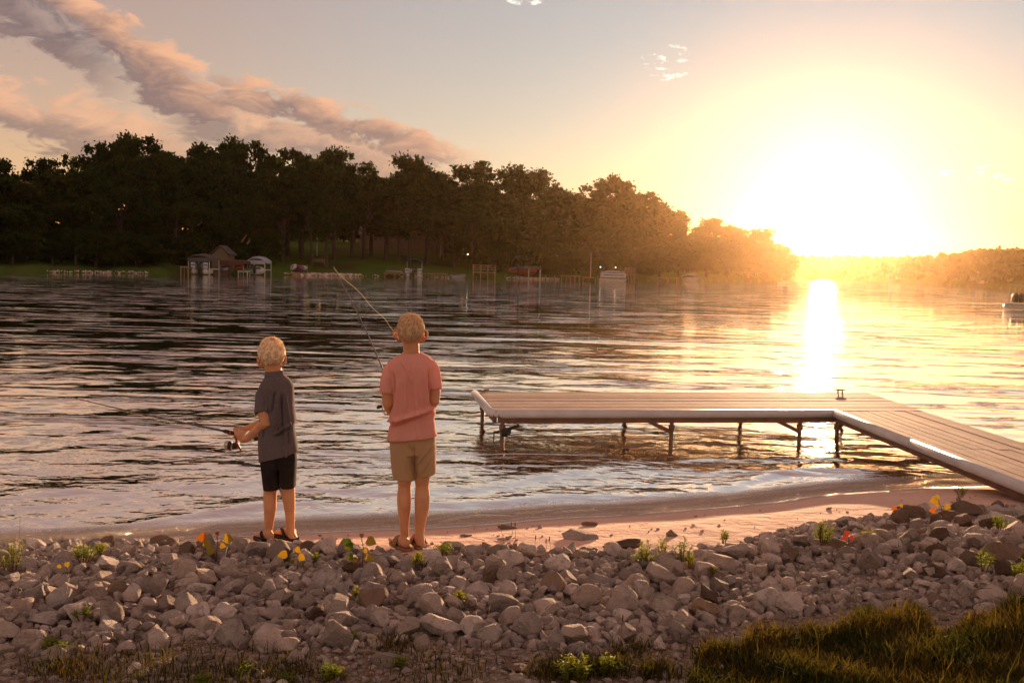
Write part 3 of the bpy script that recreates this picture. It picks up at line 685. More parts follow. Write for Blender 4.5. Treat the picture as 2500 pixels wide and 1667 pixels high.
def stones(name, lst, sub, label, hz=(.7, 1.1), lift=.3):
    shp = [rock_shape(900+sub*50+k, sub, .04)[0] for k in range(12)]; F = IC[sub][1]; VV = []; FF = []; TT = []; off = 0
    for (x, y, r_, *_) in lst:
        v = shp[G.integers(12)]*np.array([r_*G.uniform(.9, 1.4), r_*G.uniform(.8, 1.1), r_*G.uniform(*hz)])
        M_ = np.array(Matrix.Rotation(G.uniform(0, 6.28), 3, 'Z') @ Matrix.Rotation(G.normal()*.35, 3, 'X') @ Matrix.Rotation(G.normal()*.35, 3, 'Y'))
        z_ = _[-1] if len(_) == 3 else gz(x, y)+r_*lift
        VV.append(v @ M_.T+np.array([x, y, z_])); FF.append(F+off); off += len(v); TT.append(np.full(len(v), G.random()))
    return sharp(tag(nmesh(name, np.concatenate(VV), np.concatenate(FF), RMs, None, True, np.concatenate(TT)), label, kind='stuff'))
sm1 = throw(2300, .018, .041, 22, .80, -6, .6, .75)
stones('small_rocks', sm1, 2, 'smaller limestone rocks filling the bank between the larger ones')
# second layer: small rocks lying in the gaps on top
lay = []
for i in range(700):
    x = G.uniform(-3.2, 4.2); y = G.uniform(3.9, 7.2); r_ = G.uniform(.016, .034); ok, a, b_ = region(x, y, 10, -20)
    if not ok: continue
    dq = np.hypot(PA[:, 0]-x, PA[:, 1]-y)-PA[:, 2]; k = int(np.argmin(dq))
    if PA[k, 2] > .06 and dq[k] < -.02: continue
    lay.append((x, y, r_, a, b_, gz(x, y)+r_*.3+min(PA[k, 2], .05)*.8))
stones('loose_rocks', lay, 2, 'loose limestone chips lying on top of the bank')
pb = []
for i in range(9000):
    x = G.uniform(-3.4, 4.4); y = G.uniform(3.6, 7.4); ok, a, b_ = region(x, y, 3, 42)
    if not ok or a < -60 or a > 2560: continue
    below = b_ > rock_bot(a)-6
    if below and G.random() < .78: continue
    r_ = G.uniform(.008, .024)*(.6 if below else 1)
    if hollow(x, y) > .4: r_ *= 1.15
    pb.append((x, y, r_))
stones('pebbles', pb, 1, 'pebbles and chips between the rocks', lift=.55)
sp = []
for i in range(900):
    px = G.uniform(-20, 2520); py = G.uniform(rock_bot(px)-10, 1690); q = at_z(px, py, .33); q = at_z(px, py, gz(q.x, q.y)); sp.append((q.x, q.y, abs(G.normal())*.009+.004))
stones('soil_gravel', sp, 1, 'gravel strewn on the soil below the rocks', hz=(.4, .8), lift=.3)
# single stones on soil and sand
for px, py, w_, h_, tone, lb in [(940,1607,84,40,'g','flat grey stone sunk in the soil below the middle rocks'),(1130,1612,28,16,'p','small pale stone on the soil, left of the white one'),(1316,1593,34,20,'p','whitish stone lying on soil at the bottom middle'),(1232,1592,32,20,'g','small angular stone on the soil under the broad boulder'),
   (1270,1658,66,22,'p','low pale stone cut by the bottom picture edge'),(1050,1655,44,24,'g','rounded stone at the bottom edge, middle'),(1686,1641,30,22,'p','pale cobble on soil at the foot of the grass'),(890,1592,50,16,'g','thin flat stone left of the flat grey sunken one'),(1265,1635,88,16,'b','buried brownish slab in the soil near the bottom'),(310,1640,26,20,'p','pale pebble on the dark soil at the lower left'),(318,1620,30,22,'g','grey cobble on the soil, lower left'),(505,1602,32,18,'b','brown chip on the soil below the left rocks'),
   (1440,1277,42,13,'b','dark brown block of driftwood-like rock on the wet sand'),(1418,1309,94,20,'g','flat jagged rock lying on the sand right of the older boy'),(1643,1300,34,20,'g','single small rock on the sand near the brown slab'),(1137,1305,34,9,'g','small flat stone in the sand beside the older boy'),(1225,1316,26,6,'g','stone flush with the sand below the twigs'),(1238,1287,50,6,'b','thin dark twig-like ledge in the sand')]:
    q = at_z(px, py+h_*.5, .15)
    for _ in range(3): q = at_z(px, py+h_*.5, gz(q.x, q.y))
    ww = w_*q.y/FPX; hh = h_*q.y/FPX
    rock_obj(q.x, q.y+ww*.3, gz(q.x, q.y)+hh*.15, ww, ww*.7, hh*1.1, int(G.integers(26)), tone, lb, tilt=.06, rz=0)

# ================================================================== PLANTS
def leafmat(name, c1, c2): return mat(name, c1, c2, 20., .6, trans=.5, spec=.2)
L_yel = leafmat('yellow_leaf', (.46, .36, .07), (.38, .34, .07)); L_gr = leafmat('green_leaf', (.14, .22, .04), (.22, .24, .04)); L_org = leafmat('orange_leaf', (.48, .22, .06), (.40, .24, .06)); L_red = leafmat('red_leaf', (.42, .09, .04), (.38, .11, .05))
L_yg = leafmat('yellow_green_leaf', (.26, .26, .05), (.20, .24, .04))
L_stem = mat('reddish_stem', (.20, .09, .05), (.14, .07, .04), 10., .8); L_dry = mat('dry_grass', (.30, .20, .09), (.22, .13, .06), 10., .9, trans=.3)
def heart(mb, c, size, nrm, up):
    nrm = Vector(nrm).normalized(); up = (Vector(up)-nrm*Vector(up).dot(nrm)).normalized(); sd = nrm.cross(up)
    pts = [(0,-.48),(.30,-.52),(.52,-.28),(.48,.05),(.25,.35),(0,.62),(-.25,.35),(-.48,.05),(-.52,-.28),(-.30,-.52)]
    v = [Vector(c)+nrm*.02*size]+[Vector(c)+sd*a*size+up*b_*size+nrm*size*(.10*abs(a)) for a, b_ in pts]
    v += [q-nrm*.0012 for q in v]; n = len(pts)
    f = [(0, 1+i, 1+(i+1) % n) for i in range(n)]+[(n+1, n+2+(i+1) % n, n+2+i) for i in range(n)]+[(1+i, n+2+i, n+2+(i+1) % n, 1+(i+1) % n) for i in range(n)]
    mb.add(v, f)
def base_pt(px, py):
    q = at_z(px, py, .28)
    for _ in range(4): q = at_z(px, py, gz(q.x, q.y))
    return q
def seedling(px, py, lv, label):
    q = base_pt(px, py+22); q.z += .04; root = empty('seedling', (q.x, q.y, q.z), label, 'plant')
    top = min(lv, key=lambda l: l[1]); tp = at_y(top[0], top[1], q.y)
    st = MB(); md = q.lerp(tp, .55)+Vector((.012, 0, 0)); st.tube([q-Vector((0,0,.05)), md, tp], [.0035, .003, .0015], 6)
    for (a, b_, s_, m_) in lv:
        e = at_y(a, b_, q.y+random.uniform(-.02, .02)); k = min(max((e.z-q.z-.02)/(tp.z-q.z+.001), .1), .97); s0 = q.lerp(tp, k)
        st.tube([s0, s0.lerp(e, .6)+Vector((0,0,.006)), e], .0012, 5)
        sz = s_*.92*q.y/FPX; lf = MB(); dr = (e-s0); heart(lf, e+dr.normalized()*sz*.45 if dr.length > 1e-4 else e, sz, (random.uniform(-.35,.35), -1, random.uniform(-.2,.5)), dr+Vector((0,0,-.03)))
        lf.build('leaf', m_, root)
    st.build('stem', L_stem, root, True)
seedling(524, 1352, [(503,1315,26,L_org),(548,1318,28,L_yel),(512,1332,22,L_yel),(520,1350,24,L_yel),(538,1336,16,L_yel),(530,1306,10,L_red)], 'young seedling with big yellow and orange round leaves, left of the younger boy')
seedling(722, 1378, [(699,1357,24,L_yel),(727,1347,18,L_yel),(731,1366,20,L_yel),(716,1373,14,L_gr)], 'small seedling with yellow-green leaves on the rocks below the younger boy')
seedling(882, 1378, [(856,1327,24,L_gr),(861,1338,24,L_gr),(883,1312,12,L_org),(898,1325,26,L_yel),(862,1362,20,L_gr),(895,1366,22,L_yel),(889,1348,14,L_yel),(872,1370,16,L_yel)], 'red-stemmed seedling with green and yellow leaves left of the older boy')
seedling(2302, 1270, [(2285,1226,20,L_yel),(2290,1218,12,L_yel),(2307,1241,18,L_yel),(2282,1248,16,L_org),(2291,1236,12,L_yel)], 'thin seedling with pale yellow leaves between the two brown boulders')
seedling(2196, 1255, [(2188,1245,14,L_org),(2200,1238,10,L_yel)], 'tiny orange-leaved sprig left of the dome-shaped boulder')
seedling(2068, 1325, [(2068,1306,14,L_red),(2076,1315,12,L_red),(2063,1316,12,L_red)], 'bright red-orange leafed sprig beside the tall green weed')
seedling(160, 1400, [(148,1385,12,L_yel),(163,1382,14,L_yel)], 'sprig with two yellow leaves by the left weeds')
def weed(px, py, hp, wp, n, m_, label, name='weed', shape='bush', dens=1.):
    """leafy weed: stems with narrow leaves; hp/wp size in picture units"""
    q = base_pt(px, py+8); q.z += .05 if py < 1560 else 0; k = q.y/FPX; Hh, W = hp*k, wp*k; root = empty(name, (q.x, q.y, q.z), label, 'plant')
    st = MB(); lf = MB(); g = random.Random(px*7+py)
    for i in range(n):
        a = g.uniform(0, 6.28); rr2 = g.uniform(.1, 1)*W/2; hh = Hh*g.uniform(.55, 1)*(1-.4*rr2/(W/2))
        tip = q+Vector((math.cos(a)*rr2, math.sin(a)*rr2*.7, hh)); b0 = q+Vector((math.cos(a)*rr2*.35, math.sin(a)*rr2*.3, -.02)); md = b0.lerp(tip, .5)+Vector((0, 0, hh*.12))
        st.tube([b0, md, tip], [.0022, .0016, .0008], 4)
        for j in range(int(9*dens)+3):
            f_ = .2+.8*(j+1)/(9*dens+3); pt = b0.lerp(md, f_*2) if f_ < .5 else md.lerp(tip, f_*2-1); aa = g.uniform(0, 6.28)
            L = g.uniform(.022, .044)*(1.1-.4*f_); dr = Vector((math.cos(aa), math.sin(aa), g.uniform(-.1, .8))).normalized(); sd = dr.cross(Vector((0,0,1))).normalized()*L*.2; up2 = sd.cross(dr).normalized()*L*.08
            lf.add([pt, pt+dr*L*.45+sd+up2, pt+dr*L, pt+dr*L*.45-sd+up2], [(0,1,2,3)])
    st.build('stem', L_stem, root); o = lf.build('foliage', m_, root); return root
weed(1995+10, 1332, 66, 62, 16, L_gr, 'tall bushy green weed at the sand edge on the right', dens=1.6)
weed(30, 1400, 95, 95, 12, L_gr, 'scraggly weed clump at the left edge of the beach')
weed(205, 1378, 48, 92, 16, L_gr, 'sprawling green weed on the upper left rocks')
weed(245, 1362, 30, 62, 9, L_yg, 'yellowing weed patch right of the sprawling green one')
weed(135, 1582, 48, 92, 16, L_gr, 'leafy green weed between rocks at the lower left', dens=1.5)
weed(1080, 1362, 34, 60, 10, L_gr, 'grassy weed tuft behind the top rocks right of the older boy')
weed(1022, 1388, 34, 50, 9, L_yg, 'yellow-green weed among the rocks below the older boy')
weed(1128, 1478, 28, 34, 8, L_yg, 'small yellow-green weed in the middle rocks')
weed(1572, 1392, 76, 74, 14, L_gr, 'thick green weed by the brown slab')
weed(1618, 1372, 66, 36, 7, L_yg, 'tall yellow sprouts right of the thick green weed')
weed(1664, 1375, 60, 60, 9, L_gr, 'grey-green sprouts among rocks near the slab')
weed(1682, 1392, 44, 40, 7, L_yg, 'yellow flowering weed on the rocks right of the sprouts')
weed(1766, 1330, 34, 30, 7, L_yg, 'small yellow-green plant at the sand edge below the beach')
weed(2120, 1335, 40, 72, 12, L_yg, 'yellow-green weeds behind the pale peaked rock')
weed(2345, 1215, 26, 70, 9, L_gr, 'dark weeds growing at the top right by the dock end')
weed(2440, 1300, 38, 70, 10, L_gr, 'green weeds among the rocks at the right edge')
weed(2400, 1400, 60, 50, 8, L_gr, 'weed in front of the big flat-topped block')
weed(2490, 1430, 70, 60, 12, L_gr, 'green weed bush at the right edge above the grass')
weed(810, 1648, 46, 100, 18, L_gr, 'leafy plant with orange tips at the bottom, left of the flat stone', dens=1.4)
weed(600, 1640, 34, 70, 12, L_gr, 'low green weed at the bottom, below the tilted slab')
weed(700, 1655, 24, 80, 12, L_gr, 'low green weed at the bottom beside the leafy plant')
weed(980, 1620, 34, 60, 9, L_gr, 'weed growing over the flat grey sunken stone')
weed(870, 1470, 30, 20, 4, L_yg, 'small yellow sprout in the rocks below the older boy, left')
weed(865, 1560, 30, 28, 6, L_gr, 'green sprout at the lower rocks, below the older boy')
weed(200, 1520, 30, 50, 7, L_gr, 'green leaves between rocks at the left')
weed(1395, 1655, 90, 120, 26, L_gr, 'tangled green clump with orange tips at the bottom middle', dens=1.4)
weed(1480, 1640, 60, 90, 16, L_gr, 'green clump right of the tangled one at the bottom', dens=1.3)
weed(770, 1375, 14, 30, 5, L_gr, 'tiny green tuft between the boys')
weed(1740, 1412, 24, 30, 6, L_yg, 'small yellow plant beside the slanted rock')
weed(500, 1660, 24, 60, 9, L_gr, 'dark tuft at the bottom left middle')
def reed(px, py, hp, label, heads=True):
    q = base_pt(px, py); k = q.y/FPX; root = empty('seed_stalk', (q.x, q.y, q.z), label, 'plant'); t_ = q+Vector((random.uniform(-.03, .03), 0, hp*k))
    MB().tube([q-Vector((0,0,.03)), q.lerp(t_, .5)+Vector((.006, 0, 0)), t_], [.0018, .0014, .001], 5).build('stem', L_dry, root)
    if heads: MB().tube([t_-Vector((0,0,.004)), t_+Vector((0,0,.01)), t_+Vector((.001,0,.026))], [.002, .0042, .002], 6).build('seed_head', L_stem, root, True)
for px, py, hp, lb in [(1256,1330,48,'thin stalk with dark head on the sand, tallest of the group'),(1230,1325,38,'thin stalk with dark head left of the tallest one'),(1250,1308,26,'short thin stalk on the sand'),(1300,1345,30,'leaning stalk at the sand edge'),(1342,1352,34,'stalk with dark seed head by the rocks'),(1330,1350,26,'shorter stalk beside the seed head by the rocks'),
    (194,1625,38,'brown seed stalk on the soil at the lower left, leftmost'),(212,1635,46,'taller brown seed stalk at the lower left'),(245,1610,28,'seed stalk in the lower left grass, middle one'),(272,1605,20,'short seed stalk at the lower left, right one'),(905,1665,64,'pale dry stalk with seed head at the bottom'),(950,1655,34,'dry stalk beside the flat grey stone'),(1420,1560,60,'dry stalk rising before the lower right rocks'),(1505,1590,80,'long dry stalk bending near the polygonal rock'),(42,1400,150,'tall woody stalk of the left weeds')]:
    reed(px, py, hp, lb, hp < 140)
# grass
GRM = mat('grass_blades', (.034, .046, .010), (.105, .075, .018), 3., .7, trans=.45, spec=.15, attr='tint')
def grass(name, pts, hmin, hmax, label, g, wdt=.0028, lean=.5):
    n = len(pts); p = np.array(pts, float); h_ = g.uniform(hmin, hmax, n)*(p[:, 3] if p.shape[1] > 3 else 1); a = g.uniform(0, 6.28, n); l_ = h_*g.uniform(.1, lean+.3, n)
    dx_ = np.cos(a)*l_; dy_ = np.sin(a)*l_; sx = -np.sin(a+g.normal(size=n))*wdt*g.uniform(.6, 1.5, n); sy = np.cos(a)*wdt
    B = p[:, :3]; w3 = np.stack([sx, sy, np.zeros(n)], 1)
    m1 = B+np.stack([dx_*.3, dy_*.3, h_*.6], 1); t1 = B+np.stack([dx_, dy_, h_*g.uniform(.75, 1., n)], 1)
    V = np.stack([B-w3, B+w3, m1+w3*.8, m1-w3*.8, t1+w3*.12, t1-w3*.12], 1).reshape(-1, 3); i = np.arange(n)*6
    F = np.concatenate([np.stack([i, i+1, i+2, i+3], 1), np.stack([i+3, i+2, i+4, i+5], 1)])
    return tag(nmesh(name, V, F, GRM, None, False, np.repeat(g.random(n)**2, 6)), label, kind='stuff')
g = np.random.default_rng(41)
GT = [(1660,1640),(1700,1570),(1760,1555),(1850,1530),(1900,1500),(2000,1498),(2130,1470),(2240,1480),(2280,1530),(2340,1540),(2440,1500),(2530,1490),(3000,1480)]
def grass_top(px): return np.interp(px, [q[0] for q in GT], [q[1] for q in GT])
pts = []
while len(pts) < 52000:
    x = g.uniform(.5, 3.6); y = g.uniform(3.1, 5.6); z_ = .33; 
    a, b_ = proj(x, y, z_)
    if a < 1630 or a > 2640: continue
    if b_ > grass_top(a)+28+10*math.sin(a*.05)+8*math.sin(a*.013):
        cl = .5+.5*math.sin(x*7+2*math.sin(y*5))*math.cos(y*8+x*3)
        if a < 1850 and g.random() > .35+.5*cl: continue
        pts.append((x, y, 0, .62+.5*cl))
pts = np.array(pts); pts[:, 2] = ground(pts[:, 0], pts[:, 1])
grass('shore_grass', pts, .03, .125, 'dense dark green grass tipped with gold at the lower right', g)
sel = pts[g.choice(len(pts), 350, replace=False)]; grass('grass_stalks', sel, .12, .26, 'long bent grass stalks rising from the lower right grass', g, .0016, .15)
pts = []
for px, py, sw, n in [(1370,1650,70,1500),(1480,1640,60,900),(1600,1650,60,900),(1750,1600,60,900),(350,1650,240,1500),(960,1585,60,300),(150,1640,100,600),(700,1650,120,700),(1080,1640,160,500),(1850,1395,25,60),(1560,1380,30,260),(1080,1358,40,200),(1020,1385,24,160),(30,1390,40,300),(2150,1350,60,160),(1530,1600,60,500),(540,1660,120,500)]:
    for i in range(int(n*.45)):
        u_ = g.normal()*sw*.5+px; v_ = py+g.normal()*sw*.16-4; q = at_z(u_, v_, .28); q = at_z(u_, v_, gz(q.x, q.y)); pts.append((q.x, q.y, gz(q.x, q.y), 1.))
grass('grass_tufts', pts, .02, .085, 'thin grass tufts on the soil and between rocks', g, .002)

# leaf litter and twigs on the soil
g = np.random.default_rng(8); lit = MB(); tw = MB()
for i in range(420):
    px = g.uniform(-20, 1750); py = g.uniform(float(rock_bot(px))-8, 1680); q = base_pt(px, py); a = g.uniform(0, 6.28); L = g.uniform(.008, .02); u_ = Vector((math.cos(a), math.sin(a), g.uniform(-.2, .5)))*L; v_ = Vector((-math.sin(a), math.cos(a), g.uniform(-.2, .3)))*L*.45; p_ = q+Vector((0, 0, .008))
    lit.add([p_-u_, p_-v_, p_+u_, p_+v_, p_+Vector((0, 0, L*.3))], [(0,1,4), (1,2,4), (2,3,4), (3,0,4), (3,2,1,0)])
for i in range(150):
    px = g.uniform(-20, 2500); py = g.uniform(float(rock_bot(px))-60 if i % 3 else float(rock_top(px))+10, 1670 if i % 3 else float(rock_bot(px))); q = base_pt(px, py); a = g.uniform(0, 6.28); L = g.uniform(.03, .11); p_ = q+Vector((0, 0, .012 if i % 3 else .085)); e_ = p_+Vector((math.cos(a), math.sin(a), g.uniform(-.1, .3)))*L
    tw.tube([p_, p_.lerp(e_, .5)+Vector((g.normal()*.004, g.normal()*.004, .003)), e_], [.0022, .0018, .001], 5)
tag(lit.build('leaf_litter', L_dry), 'dead leaf litter strewn over the soil', kind='stuff'); tag(tw.build('twigs', L_stem), 'small dry twigs lying among rocks and soil', kind='stuff')

lst = []
for i in range(90):
    px = g.uniform(760, 2400); t_ = g.uniform(.1, 1); py = float(rock_top(px))-t_*max(float(rock_top(px))-float(np.interp(px, [q[0] for q in WLP], [q[1] for q in WLP]))-6, 4); q = base_pt(px, py); lst.append((q.x, q.y, abs(g.normal())*.006+.003))
stones('beach_pebbles', lst, 1, 'tiny pebbles and bits scattered over the beach sand', hz=(.4, .8))
# ================================================================== DOCK
ZD = .36
FL = at_z(1210, 1003, ZD); BL = at_z(1168, 956, ZD); IC_ = at_z(2045, 1003, ZD); FR = at_z(2252, 1003, ZD); BR = at_z(2118, 958, ZD); WI = at_z(2500, 1178, ZD); WO = at_z(2500, 1081, ZD)
def deck_mat():
    m = bpy.data.materials.new('deck_boards'); m.use_nodes = True; t = m.node_tree; t.nodes.clear(); b = NB(t)
    o = b.n('ShaderNodeOutputMaterial'); p = b.n('ShaderNodeBsdfPrincipled'); b.lk(p.outputs[0], o.inputs[0])
    ge = b.n('ShaderNodeNewGeometry').outputs['Position']; r_ = b.n('ShaderNodeObjectInfo').outputs['Random']
    c = b.mix(b.mr(b.noise(ge, 3., 6), .3, .7), (.54, .385, .32), (.42, .29, .235))
    c = b.mix(b.m('MULTIPLY', b.mr(b.noise(b.v('MULTIPLY', ge, (14., 3., 1.)), 6., 5), .5, .75), .5), c, (.20, .13, .10))
    c = b.mix(b.mr(b.noise(ge, 25., 3), .68, .74), c, (.62, .55, .5))
    c = b.v('SCALE', c, sc=b.mr(r_, 0., 1., .80, 1.14, False)); b.put(p.inputs['Base Color'], c); p.inputs['Roughness'].default_value = .8; p.inputs['Specular IOR Level'].default_value = .15
    bn = b.n('ShaderNodeBump'); bn.inputs['Distance'].default_value = .003; b.lk(b.noise(ge, 60., 5), bn.inputs['Height']); b.lk(bn.outputs[0], p.inputs['Normal']); return m
M_deck = deck_mat(); M_pipe = mat('steel_post', (.20, .12, .085), (.12, .07, .05), 12., .6, .002, 60, metal=.3); M_frame = mat('rusty_frame', (.19, .10, .065), (.13, .07, .045), 8., .8, .002, 40)
M_bump = mat('grey_bumper', (.58, .58, .61), (.46, .45, .47), 3., .35, .002, 8, spec=.5)
dock = empty('dock', ((FL.x+IC_.x)/2, FL.y, 0), 'L-shaped wooden dock on steel posts with a grey rolled bumper', 'dock')
def board(a, b_, c_, d_, name='board'):    # quad corners ccw at top height
    dn = Vector((0, 0, -.03)); dz_ = Vector((0, 0, random.uniform(-.002, .002)))
    q = [Vector(k)+dz_ for k in (a, b_, c_, d_)]
    return MB().hexa([k+dn for k in q], q).build(name, M_deck, dock)
nb = 12
for i in range(nb):
    f0, f1 = i/nb+.005, (i+1)/nb-.005
    board(FL.lerp(BL, f0), FR.lerp(BR, f0), FR.lerp(BR, f1), FL.lerp(BL, f1))
dI = (WI-IC_)/(IC_.y-WI.y); dO = (WO-FR)/(FR.y-WO.y); yend = 7.35
EI = IC_+dI*(IC_.y-yend); EO = FR+dO*(FR.y-yend); nb = 9
g0 = Vector((0, -.012, 0))
for i in range(nb):
    f0, f1 = i/nb+.005, (i+1)/nb-.005; a, b_ = (IC_+g0).lerp(FR+g0, f0), (IC_+g0).lerp(FR+g0, f1); e0, e1 = EI.lerp(EO, f0), EI.lerp(EO, f1)
    m0, m1 = a.lerp(e0, .56), b_.lerp(e1, .56); gp = (e0-a).normalized()*.006
    board(m0-gp, m1-gp, b_, a); board(e0, e1, m1+gp, m0+gp)
dn = Vector((0, 0, -.03))
# frame under the boards
fr = MB(); off = Vector((0, 0, -.085))
lefte = (BL-FL).normalized(); 
for a, b_ in ((FL, IC_), (BL, BR), (FL, BL), (BR, FR), (IC_, EI), (FR, EO)):
    d_ = (b_-a).normalized()*.03; fr.bar(a+off+d_, b_+off-d_, .04, .10)
for k in range(1, 9): fr.bar(FL.lerp(IC_, k/9)+off, BL.lerp(BR, k/9)+off, .035, .08)
for k in range(1, 8): fr.bar(IC_.lerp(EI, k/8)+off, FR.lerp(EO, k/8)+off, .035, .08)
fr.build('frame', M_frame, dock)
def bumper(pts, name='bumper'):
    V = [Vector(p) for p in pts]; o = MB().tube(V, [.048]*len(V), 14, .3).build(name, M_bump, dock, True)
    return o
def arc(a, c, b_, n=6): return [a.lerp(c, t/n).lerp(c.lerp(b_, t/n), t/n) for t in range(n+1)]
bo = Vector((0, -.045, -.025)); lo = Vector((-.05, 0, -.025))
A0 = BL+lo; A1 = FL.lerp(BL, .18)+lo; Cn = FL+lo+bo*.8; A2 = FL.lerp(IC_, .06)+bo
bumper([A0]+arc(A1, Cn, A2)+[IC_+bo+Vector((-.03, 0, 0))])
B0 = IC_+Vector((-.045, -.05, -.025)); Em = IC_.lerp(EI, .47)+Vector((-.045, 0, -.025)); Ee = EI+Vector((-.045, 0, -.025)); bumper([B0, Em]); bumper([Em+(Ee-Em).normalized()*.012, Ee])
MB().ell(IC_+Vector((-.035, -.045, -.02)), (.05,0,0), (0,.05,0), (0,0,.05), 12, 8).build('corner_cap', M_bump, dock, True)
# posts
def post(p, r_=.024, z1=None):
    p = Vector((p.x, p.y, 0)); o = MB().tube([p+Vector((0,0,-.9)), p+Vector((0,0, z1 or .30))], [r_, r_], 12, .2).build('post', M_pipe, dock, True)
    MB().tube([p+Vector((0,0,.13)), p+Vector((0,0,.20))], [r_*1.5, r_*1.5], 12, .1).build('clamp', M_frame, dock, True); return o
pp = [at_z(1217, 1075, 0), FL.lerp(IC_, .49), FL.lerp(IC_, .88), IC_+Vector((.02, .03, 0))]
fronts = [FL+Vector((.08, .02, 0)), FL.lerp(IC_, .50), FL.lerp(IC_, .885), IC_+Vector((.02, .05, 0))]
for p in fronts: post(p)
for p in (BL+Vector((.06, -.04, 0)), BL.lerp(BR, .36), BL.lerp(BR, .66), BL.lerp(BR, .93)): post(p, .025)
for f_ in (.34, .68): post(FR.lerp(EO, f_)+Vector((-.03, 0, 0)))
for k, p in enumerate(fronts[1:3]):
    p = Vector((p.x, p.y, .12)); MB().bar(p+Vector((-.02, 0, 0)), p+Vector((-.42, -.02, .19)), .03, .045).build('brace', M_frame, dock)
# winch cluster hanging at the first post
w0 = Vector((fronts[0].x, fronts[0].y-.03, .13)); wm = MB()
wm.ell(w0+Vector((.04, -.02, 0)), (.06,0,.02), (0,.045,0), (-.01,0,.05), 10, 7); wm.bar(w0+Vector((.03,-.02,.02)), w0+Vector((.19,-.03,.08)), .03, .035); wm.bar(w0+Vector((-.03,-.02,0)), w0+Vector((-.09,-.03,.0)), .02, .02); wm.bar(w0+Vector((-.09,-.03,.01)), w0+Vector((-.095,-.03,-.11)), .012, .012)
wm.build('winch', M_black, dock)
for s in range(2):
    q = FL.lerp(IC_, .1+.0*s)
cl = at_z(2051, 959, ZD); cm = MB(); 
for s in (-.03, .03): cm.tube([cl+Vector((s, 0, 0)), cl+Vector((s*.9, 0, .04))], .010, 6)
cm.tube([cl+Vector((-.07, 0, .045)), cl+Vector((0, 0, .043)), cl+Vector((.07, 0, .045))], [.007, .012, .007], 8); cm.build('cleat', M_grey, dock, True)
c2_ = at_z(1188, 955, ZD); MB().box(c2_+Vector((0, 0, .012)), (.07, .05, .024)).build('hinge_plate', M_frame, dock)

# ================================================================== FAR SHORE THINGS
def fp(px, Y=None, py=None, back=0.):
    """point near the far waterline straight under picture column px, 'back' metres behind it"""
    a = math.atan((px-1250)/FPX); r_ = float(shore(a))+back
    return Vector((math.sin(a)*r_, math.cos(a)*r_, 0))
def S_(px, back=0.): q = fp(px, back=back); return q, q.y/FPX      # metres per pixel there
def part(name, m_, par, fn, smooth=False):
    mb = MB(); fn(mb); return mb.build(name, m_, par, smooth)
def pontoon_boat(px, label, back=-3.5, top='canvas', face=0., wpx=46, lift=0., motor=True, topcol=None, long=False):
    q, k = S_(px, back); root = empty('pontoon_boat', (q.x, q.y, .0), label, 'boat'); W = wpx*k; L = W*(1.3 if not long else .45); z = lift
    if long: W, L = wpx*k, 2.6
    hx = W/2; X0 = q.x
    y0 = q.y-L/2; y1 = q.y+L/2
    if long:
        for s in (-1, 1): part('pontoon', M_white, root, lambda mb: mb.tube([(X0-hx, q.y+s*.85, z+.22), (X0+hx*.85, q.y+s*.85, z+.22), (X0+hx, q.y+s*.85, z+.38)], [.32, .32, .15], 10), True)
    else:
        for s in (-1, 1): part('pontoon', M_white, root, lambda mb: mb.tube([(X0+s*hx*.66, y0, z+.28), (X0+s*hx*.66, y1-.6, z+.28), (X0+s*hx*.66, y1, z+.45)], [.36, .36, .15], 12), True)
    part('deck', M_grey, root, lambda mb: mb.box((X0, q.y, z+.66), (W, L, .10)))
    for s in (-1, 1):
        o = part('side_panel', M_white, root, lambda mb: mb.box((X0+s*(hx*.72 if not long else 0), q.y-(L/2-.04 if not long else -s*(L/2-.04)), z+1.08), (hx*.5 if not long else W*.96, .07, .70)))
        MB().box((X0+s*(hx*.72 if not long else 0), q.y-(L/2+.01 if not long else -s*(L/2+.01)), z+1.12), (hx*.4 if not long else W*.8, .03, .16)).build('stripe', M_canv_blue, o)
    part('seat', M_canv_white, root, lambda mb: mb.box((X0-hx*.4, q.y+L*.15, z+1.05), (hx*.7, L*.5, .6)))
    if top == 'bimini':
        for s in (-1, 1): part('top_pole', M_white, root, lambda mb: mb.tube([(X0+s*hx*.86, q.y, z+1.3), (X0+s*hx*.86, q.y, z+2.55)], .05, 6))
        part('bimini_top', topcol or M_canv_blue, root, lambda mb: mb.loft([(X0+s*hx*.88*math.cos(.0), q.y, z+2.55+.38*(1-s*s)) for s in (-1, -.8, -.4, 0, .4, .8, 1)], [(0, 1.1, 0)]*7, [(0, 0, .06)]*7, 8))
    if top == 'cover':
        part('canvas_top', topcol or M_canv_white, root, lambda mb: mb.loft([(X0+s*hx*.93, q.y, z+1.45+.30*(1-s*s)) for s in (-1, -.75, -.3, .2, .6, .9)], [(0, L*.48, 0)]*6, [(0, 0, .22)]*6, 10))
        for s in (-.9, -.4, .2, .8): part('top_pole', M_white, root, lambda mb: mb.tube([(X0+s*hx, y0+.1, z+1.2), (X0+s*hx, y0+.1, z+1.45)], .05, 6))
    if motor:
        m_ = part('outboard_motor', M_dark, root, lambda mb: mb.loft([(X0+.1, y0-.35, z-.1), (X0+.1, y0-.4, z+.55), (X0+.1, y0-.4, z+.9), (X0+.1, y0-.35, z+1.35)], [(.08,0,0), (.14,0,0), (.30,0,0), (.2,0,0)], [(0,.1,0), (0,.2,0), (0,.32,0), (0,.25,0)], 10), True)
    return root
